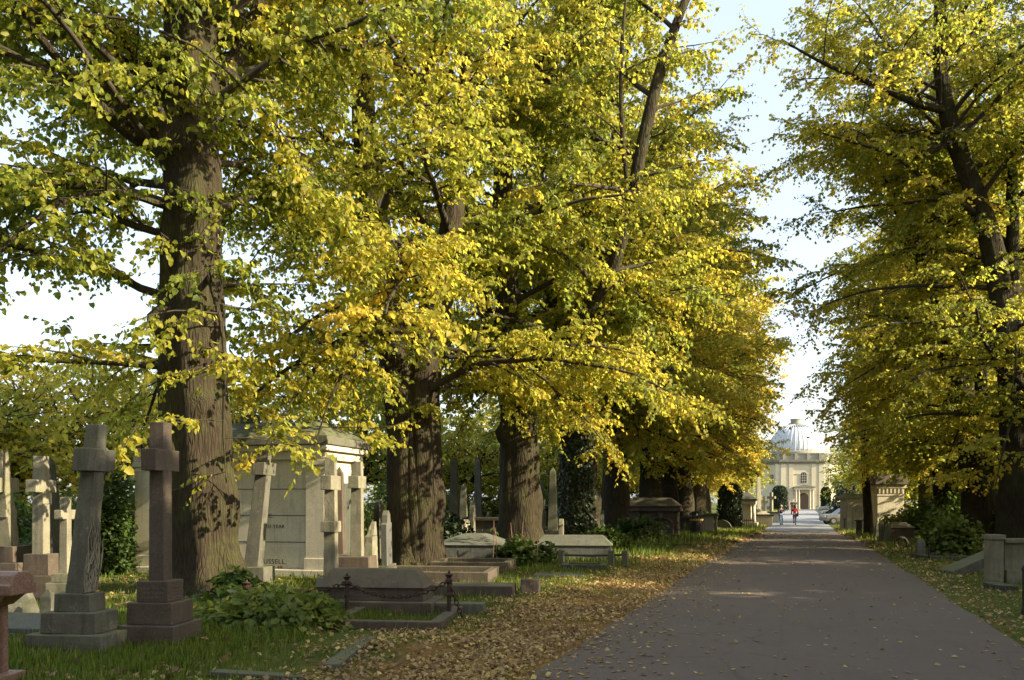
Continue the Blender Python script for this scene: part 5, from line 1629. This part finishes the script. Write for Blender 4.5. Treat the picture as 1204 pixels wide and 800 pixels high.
bush('low_shrub', 'brown green scrub behind the pale crosses on the left', *Bp(30, 22), 5.5, 2.0, 1.0, 2200, 0.13, SHRUB, 0.40, 15, clump=50)
bush('low_shrub', 'low scrub along the foot of the mausoleum', *Bp(230, 17.6), 2.2, 0.9, 0.7, 900, 0.12, SHRUB, 0.42, 16, clump=30)
bush('low_shrub', 'dark green yew bush behind the parked cars', *Bp(993, 92), 5.0, 4.0, 4.6, 2600, 0.24, YEW, 0.5, 17, clump=60)
def yew(name, label, px, d_, w_, h_, n=2600, seed=1, leaf=0.16):
    x, y = Bp(px, d_)
    r = thing(name, label, 'yew', x, y, 0)
    rng = np.random.default_rng(seed)
    z = rng.uniform(0.0, 1, n)
    a = rng.uniform(0, 6.283, n)
    rr = w_ / 2 * np.minimum(1, (1 - z) * 5 + 0.25) ** 0.5 * (0.82 + 0.25 * rng.uniform(0, 1, n)) * (1 + 0.08 * np.sin(5 * a + 9 * z))
    P_ = np.stack([np.cos(a) * rr, np.sin(a) * rr, z * h_ + 0.05], 1)
    o_ = np.stack([np.cos(a), np.sin(a), 0.2 + 0 * a], 1)
    MB().tube([(0, 0, -0.1), (0, 0, h_ * 0.5), (0, 0, h_ * 0.9)], [0.16, 0.12, 0.04], 8).build('trunk', TWIG, r)
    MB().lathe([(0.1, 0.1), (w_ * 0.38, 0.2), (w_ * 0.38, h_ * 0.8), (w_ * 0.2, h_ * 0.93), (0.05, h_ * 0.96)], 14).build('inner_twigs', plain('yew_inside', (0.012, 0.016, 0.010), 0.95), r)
    leaves('foliage', P_, o_ * 0.4 + np.array((0, 0, 0.7)) + rng.normal(0, 0.35, (n, 3)), o_ + rng.normal(0, 0.5, (n, 3)), leaf * rng.uniform(0.6, 1.3, n), rng.normal(0.45, 0.2, n), YEW, r, 'kite')
    return r
yew('clipped_yew', 'dark clipped yew column beside the low rounded headstone', 858, 59.5, 1.45, 3.15, seed=1)
yew('clipped_yew', 'rounded yew column left of the chapel porch', 917, 138, 2.1, 3.9, 2200, 2, 0.25)
yew('clipped_yew', 'slim yew column right of the chapel porch', 971, 140, 1.35, 3.7, 1800, 3, 0.25)

# background trees: one broad tree built, then set out around the graves
def bgtree(label, px, d_, seed, tone, H, Rr, nl, leaf):
    x, y = Bp(px, d_)
    r = thing('broad_tree', label, 'tree', x, y, 0, 'trees beyond the graves')
    st = [([(0, 0, -0.3), (0.1, 0, 1.5), (0.0, 0.1, 3), (-0.3, 0.2, 5), (0.2, 0.1, H * 0.7), (0.3, 0, H - 1)], [0.42, 0.34, 0.3, 0.24, 0.15, 0.05]),
          ([(0, 0.1, 2.2), (1.2, 0.4, H * 0.4), (2.2, 0.5, H * 0.7)], [0.2, 0.15, 0.05]),
          ([(-0.1, 0.1, 2.6), (-1.3, -0.6, H * 0.45), (-2.0, -1.0, H * 0.75)], [0.2, 0.14, 0.05])]
    make_tree(r, seed, st, ((0, 0, H / 2 + 0.6), Rr, H / 2 - 0.6), nl, 1.6, leaf, dens=0.8, shape='kite', tone0=tone, mats=TMF, seg=12, low=0.9, twigs=False)
    return r
BA = bgtree('round yellow green tree behind the leaning crosses at left', 112, 40, 41, 0.46, 9.2, 4.2, 62, 0.20)
BB = bgtree('bushy tree behind the pale crosses at the far left', 18, 36, 42, 0.52, 7.6, 4.4, 62, 0.20)
for px, d_, rot, sc, tint, src, lab in [
    (-60, 33, 2, 1.0, -0.05, 1, 'bushy tree spilling in at the left edge'),
    (215, 46, 1, 1.0, -0.08, 0, 'green tree hidden by the thick trunk'),
    (300, 48, 3, 1.1, -0.02, 1, 'tree behind the mausoleum roof'),
    (420, 50, 4, 1.2, -0.10, 0, 'dark green tree behind the slender pale cross'),
    (545, 52, 2.2, 1.0, -0.08, 1, 'green tree in the gap between twin and broad trunks'),
    (590, 70, 5.2, 1.2, 0.02, 0, 'paler tree further back in the same gap'),
    (650, 56, 0.4, 1.05, -0.06, 1, 'green tree in the gap left of the ivy trunk'),
    (735, 66, 1.4, 1.2, -0.08, 0, 'green tree behind the arched tomb roof'),
    (480, 72, 3.9, 1.2, 0.0, 1, 'distant tree behind the twin stemmed trunk'),
    (700, 85, 2.9, 1.3, -0.04, 1, 'distant tree behind the red granite cross'),
    (800, 95, 0.2, 1.2, -0.06, 0, 'distant tree behind the litter bin'),
    (862, 120, 4.4, 1.2, -0.10, 1, 'dark tree behind the clipped yew column'),
    (905, 170, 1.1, 1.3, -0.12, 0, 'dark tree left of the chapel wall'),
    (1012, 140, 2.6, 1.0, -0.15, 1, 'dark tree right of the chapel wall'),
    (1010, 110, 5.5, 1.1, -0.12, 0, 'dark tree beyond the grey mausoleum'),
    (1060, 80, 0.8, 1.1, -0.08, 1, 'tree beyond the yellow green bush'),
    (1120, 60, 3.1, 1.1, -0.12, 0, 'dark tree beyond the forked trunk'),
    (1180, 44, 4.8, 1.1, -0.10, 1, 'dark tree beyond the walled tomb'),
    (1240, 40, 1.9, 1.0, -0.10, 0, 'dark tree at the far right edge')]:
    x, y = Bp(px, d_)
    dup((BA, BB)[src], x, y, rot, lab, 'trees beyond the graves', sc, tint=tint)

# lower trees added on the right, outside the frame: they keep the road and the verges in shade, the sun comes over them
def shade_tree(label, x, y, seed, sc):
    r = thing('unseen_shade_tree', label, 'tree', x, y, 0, 'added shade trees out of view on the right')
    st = [([(0, 0, -0.3), (0.1, 0, 1.5), (0.0, 0.1, 3), (-0.2, 0.2, 5), (0.2, 0.1, 8)], [0.36, 0.3, 0.26, 0.2, 0.05]),
          ([(0, 0.1, 1.6), (0.3, 1.6, 3.5), (0.2, 2.4, 6)], [0.2, 0.15, 0.05]),
          ([(-0.1, 0.1, 1.8), (-0.2, -1.6, 3.8), (0.1, -2.4, 6.2)], [0.2, 0.14, 0.05])]
    make_tree(r, seed, st, ((0, 0, 4.9), 4.0, 4.6), 130, 0.9, 0.20, dens=1.6, shape='kite', tone0=0.45, mats=TMF, seg=12, low=0.3, twigs=False)
    return r
LT = shade_tree('unseen shade tree added on the right, nearest the camera', 13.0, -4.0, 51, 1)
for k, (x, y, rot, sc) in enumerate([(13.0, 6.0, 1.4, 1.38), (13.2, 11.7, 2.7, 1.2), (13.4, 20.2, 5.0, 1.12), (13.4, 28.5, 3.3, 0.95), (14.4, 36.5, 0.9, 0.85)]):
    lb = 'unseen shade tree added on the right, %s from the camera' % ('second third fourth fifth sixth'.split()[k])
    dup(LT, x, y, rot, lb, 'added shade trees out of view on the right', sc)

# limes of both rows behind the camera: they close off the sky at its back
for k, (x, y, rot, src, lb) in enumerate([(-13.0, -2.0, 1.0, 0, 'left row lime standing just behind the camera'), (-11.0, -10.5, 2.0, 1, 'left row lime further behind the camera'),
                                          (9.5, -7.5, 3.0, 0, 'right row lime just behind the camera'), (8.5, -17, 4.0, 1, 'right row lime further behind the camera'), (-3.5, -24, 5.0, 0, 'lime closing the avenue far behind the camera')]):
    dup((PA, PB)[src], x, y, rot, lb, 'lime trees behind the camera', 1.0, tint=-0.05)
# rounded shrubs that close the view between the graves
sb0 = bush('rounded_shrub', 'rounded shrub behind the holly by the mausoleum', *Bp(150, 33), 5.0, 4.0, 3.2, 3800, 0.18, SHRUB, 0.55, 33, clump=80, group='shrubs closing the view between the graves', shape='kite')
for px, d_, rot, sc, tint, lb in [(60, 29, 1, 0.8, 0.05, 'rounded shrub behind the dark pointed stone'), (-10, 27, 2, 0.8, 0.0, 'rounded shrub behind the banded leaning cross'), (470, 36, 3, 1.0, -0.08, 'dark rounded shrub left of the twin stemmed trunk'),
        (440, 30, 4, 0.7, 0.12, 'bright rounded shrub behind the slender pale cross'), (530, 46, 5, 0.9, -0.05, 'rounded shrub behind the dark grey obelisk'), (575, 52, 0.5, 1.0, 0.22, 'orange tinged shrub behind the lone obelisk'), (625, 46, 1.5, 1.0, 0.0, 'rounded shrub hidden behind the broad trunk'),
        (660, 50, 2.5, 1.1, 0.05, 'rounded shrub behind the greenish obelisk'), (715, 55, 3.5, 1.1, -0.06, 'rounded shrub behind the blue grey pointed headstone'), (250, 34, 4.5, 1.0, 0.0, 'rounded shrub behind the mausoleum back wall'), (350, 36, 5.5, 1.0, 0.0, 'rounded shrub behind the mausoleum roof'),
        (760, 70, 0.2, 1.2, -0.05, 'rounded shrub far behind the arched tomb'), (1095, 40, 1.2, 0.8, -0.1, 'dark rounded shrub behind the flat topped chest tomb'), (1140, 38, 2.2, 0.9, -0.12, 'dark rounded shrub behind the forked trunk'), (1190, 33, 3.2, 0.9, -0.1, 'dark rounded shrub behind the walled tomb'), (1235, 30, 4.2, 0.9, -0.08, 'rounded shrub cut by the right edge')]:
    dup(sb0, *Bp(px, d_), rot, lb, 'shrubs closing the view between the graves', sc, tint=tint)

# ================================================================== leaf litter, grass, leaves on the road
rng = np.random.default_rng(9)
def scatter(n, xr, yr, pw, prob):
    """ground points, thinning with distance"""
    out = []
    while len(out) < n:
        k = n
        yy = yr[0] + (yr[1] - yr[0]) * rng.uniform(0, 1, k) ** pw
        xx = rng.uniform(xr[0], xr[1], k)
        pr = prob(xx, yy)
        ok = rng.uniform(0, 1, k) < pr
        out += list(zip(xx[ok], yy[ok]))
    return np.array(out[:n])
def nz(a, b_, s, k):
    return np.array([mnoise.noise(Vector((p_ * s, q_ * s, k))) for p_, q_ in zip(a, b_)])
def lit_prob(xx, yy):
    inner = np.clip((-xx - 2.22 + 0.30 * nz(xx * 0, yy, 0.8, 4.0) + 0.12 * nz(xx * 0, yy, 3.0, 1.0)) / 0.5, 0, 1) ** 1.5
    outer = np.clip((xx + 6.0 - 0.035 * yy + 1.4 * nz(xx, yy, 0.5, 1.0)) / 1.2, 0.06, 1)
    clump_ = np.clip(0.50 + 1.5 * nz(xx, yy, 1.1, 6.0) + 0.5 * nz(xx, yy, 3.1, 2.0) + 0.3 * (xx + 3.6), 0.10, 1)
    return inner * outer * clump_
def lay(name, pts, size, tone, mat, shape, zoff, tilt, label, cat):
    n = len(pts)
    z = np.array([gz(a, b_) for a, b_ in pts]) + zoff
    P_ = np.column_stack([pts, z])
    a = rng.uniform(0, 6.283, n)
    dv = np.stack([np.cos(a), np.sin(a), rng.normal(0, tilt, n)], 1)
    nv = np.array((0, 0, 1.0)) + rng.normal(0, tilt, (n, 3))
    o = leaves(name, P_, dv, nv, size, tone, mat, None, shape)
    return tag(o, label, cat, kind='stuff')
pts = scatter(42000, (-8.5, -1.7), (4.5, 62), 1.9, lit_prob)
far = np.clip(pts[:, 1] / 22, 0.75, 2.4)
tn = rng.normal(0.60, 0.21, len(pts)) + 0.25 * nz(pts[:, 0], pts[:, 1], 0.6, 8.0)
lay('fallen_leaves', pts, 0.073 * far * rng.uniform(0.5, 1.35, len(pts)), tn, LITM, 'kite', rng.uniform(0.008, 0.055, len(pts)), 0.45, 'brown and gold leaf litter banked along the left road edge', 'leaf litter')
def rv_prob(xx, yy):
    return np.clip((xx - 2.35) / 0.3, 0, 1) * np.clip(0.75 - (xx - 2.5) / 5 + 0.8 * nz(xx, yy, 0.7, 5.0), 0.03, 1)
pts = scatter(9000, (2.2, 7), (7, 70), 1.7, rv_prob)
far = np.clip(pts[:, 1] / 22, 0.75, 2.4)
lay('scattered_leaves', pts, 0.075 * far * rng.uniform(0.6, 1.3, len(pts)), rng.normal(0.55, 0.2, len(pts)), LITM, 'kite', rng.uniform(0.008, 0.05, len(pts)), 0.45, 'thin brown leaf scatter on the right grass verge', 'leaf litter')
pts = scatter(5000, (-14, -5.5), (6, 30), 1.5, lambda xx, yy: np.clip(0.4 + nz(xx, yy, 0.6, 2.0), 0.05, 1))
lay('grave_leaves', pts, 0.09 * rng.uniform(0.6, 1.3, len(pts)), rng.normal(0.42, 0.2, len(pts)), LITM, 'kite', rng.uniform(0.01, 0.07, len(pts)), 0.45, 'loose dead leaves among the left graves', 'leaf litter')
# on the tarmac
n = 2200
yy = 5.5 + 60 * rng.uniform(0, 1, n) ** 2.2
xx = np.where(rng.uniform(0, 1, n) < 0.55, -2.4 + np.abs(rng.normal(0, 0.55, n)), rng.uniform(-2.3, 2.3, n))
xx = np.clip(xx, -2.4, 2.38)
z = np.array([gz0(b_) for b_ in yy]) + 0.012 + 0.035 * (1 - (xx / RW) ** 2)
a = rng.uniform(0, 6.283, n)
o = leaves('road_leaves', np.column_stack([xx, yy, z]), np.stack([np.cos(a), np.sin(a), 0.1 + 0 * a], 1), np.array((0, 0, 1.0)) + rng.normal(0, 0.22, (n, 3)),
           0.075 * np.clip(yy / 25, 0.8, 1.8) * rng.uniform(0.6, 1.3, n), rng.normal(0.62, 0.22, n), LITM, None, 'kite')
tag(o, 'few dry leaves strewn over the brown tarmac', 'leaves', kind='stuff')
# grass
def blades(name, pts, hgt, tone, label):
    n = len(pts)
    z = np.array([gz(a, b_) for a, b_ in pts])
    a = rng.uniform(0, 6.283, n)
    lean = np.stack([np.cos(a), np.sin(a), 0 * a], 1)
    dv = lean * rng.uniform(0.1, 0.7, (n, 1)) + np.array((0, 0, 1.0))
    o = leaves(name, np.column_stack([pts, z - 0.01]), dv, lean + rng.normal(0, 0.2, (n, 3)), hgt, tone, GRASSM, None, 'blade')
    return tag(o, label, 'grass', kind='stuff')
def gl_prob(xx, yy):
    return np.clip(0.5 + 1.6 * nz(xx, yy, 0.9, 12.0) + 0.35 * (-xx - 5.5), 0, 1) * np.clip((-xx - 5.3) / 0.8, 0.03, 1)
pts = scatter(34000, (-9.5, -3.4), (5.6, 12), 1.2, gl_prob)
blades('lawn_grass', pts, 0.12 * rng.uniform(0.5, 1.5, len(pts)), rng.normal(0.45, 0.2, len(pts)), 'bright tufted grass in front of the granite crosses')
pts = scatter(24000, (-18, -4), (10, 42), 1.4, lambda xx, yy: np.clip(0.45 + 1.3 * nz(xx, yy, 0.7, 15.0), 0.02, 1))
blades('grave_grass', pts, 0.15 * np.clip(pts[:, 1] / 16, 0.8, 2) * rng.uniform(0.5, 1.4, len(pts)), rng.normal(0.42, 0.2, len(pts)), 'rough grass growing between the left graves')
pts = scatter(26000, (2.4, 9), (8, 75), 1.9, lambda xx, yy: np.clip(0.25 + (xx - 2.5) / 1.2 + 0.9 * nz(xx, yy, 0.9, 17.0), 0.02, 1))
blades('verge_grass', pts, 0.085 * np.clip(pts[:, 1] / 14, 0.8, 3) * rng.uniform(0.5, 1.4, len(pts)), rng.normal(0.5, 0.2, len(pts)), 'short grass on the right verge')
pts = scatter(9000, (-6, -2.4), (55, 140), 1.3, lambda xx, yy: np.clip((-xx - 2.4) / 0.5, 0, 1))
blades('far_grass', pts, 0.35 * rng.uniform(0.5, 1.3, len(pts)), rng.normal(0.6, 0.15, len(pts)), 'green verge grass along the far grey road')


pts = scatter(15000, (-6.5, -2.5), (6, 60), 1.7, lambda xx, yy: np.clip(0.15 + 1.2 * nz(xx, yy, 1.1, 26.0) - 0.12 * (xx + 3.0), 0.02, 1))
blades('litter_grass', pts, 0.10 * np.clip(pts[:, 1] / 14, 0.8, 3) * rng.uniform(0.5, 1.3, len(pts)), rng.normal(0.55, 0.2, len(pts)), 'thin grass coming up through the leaf litter on the left verge')
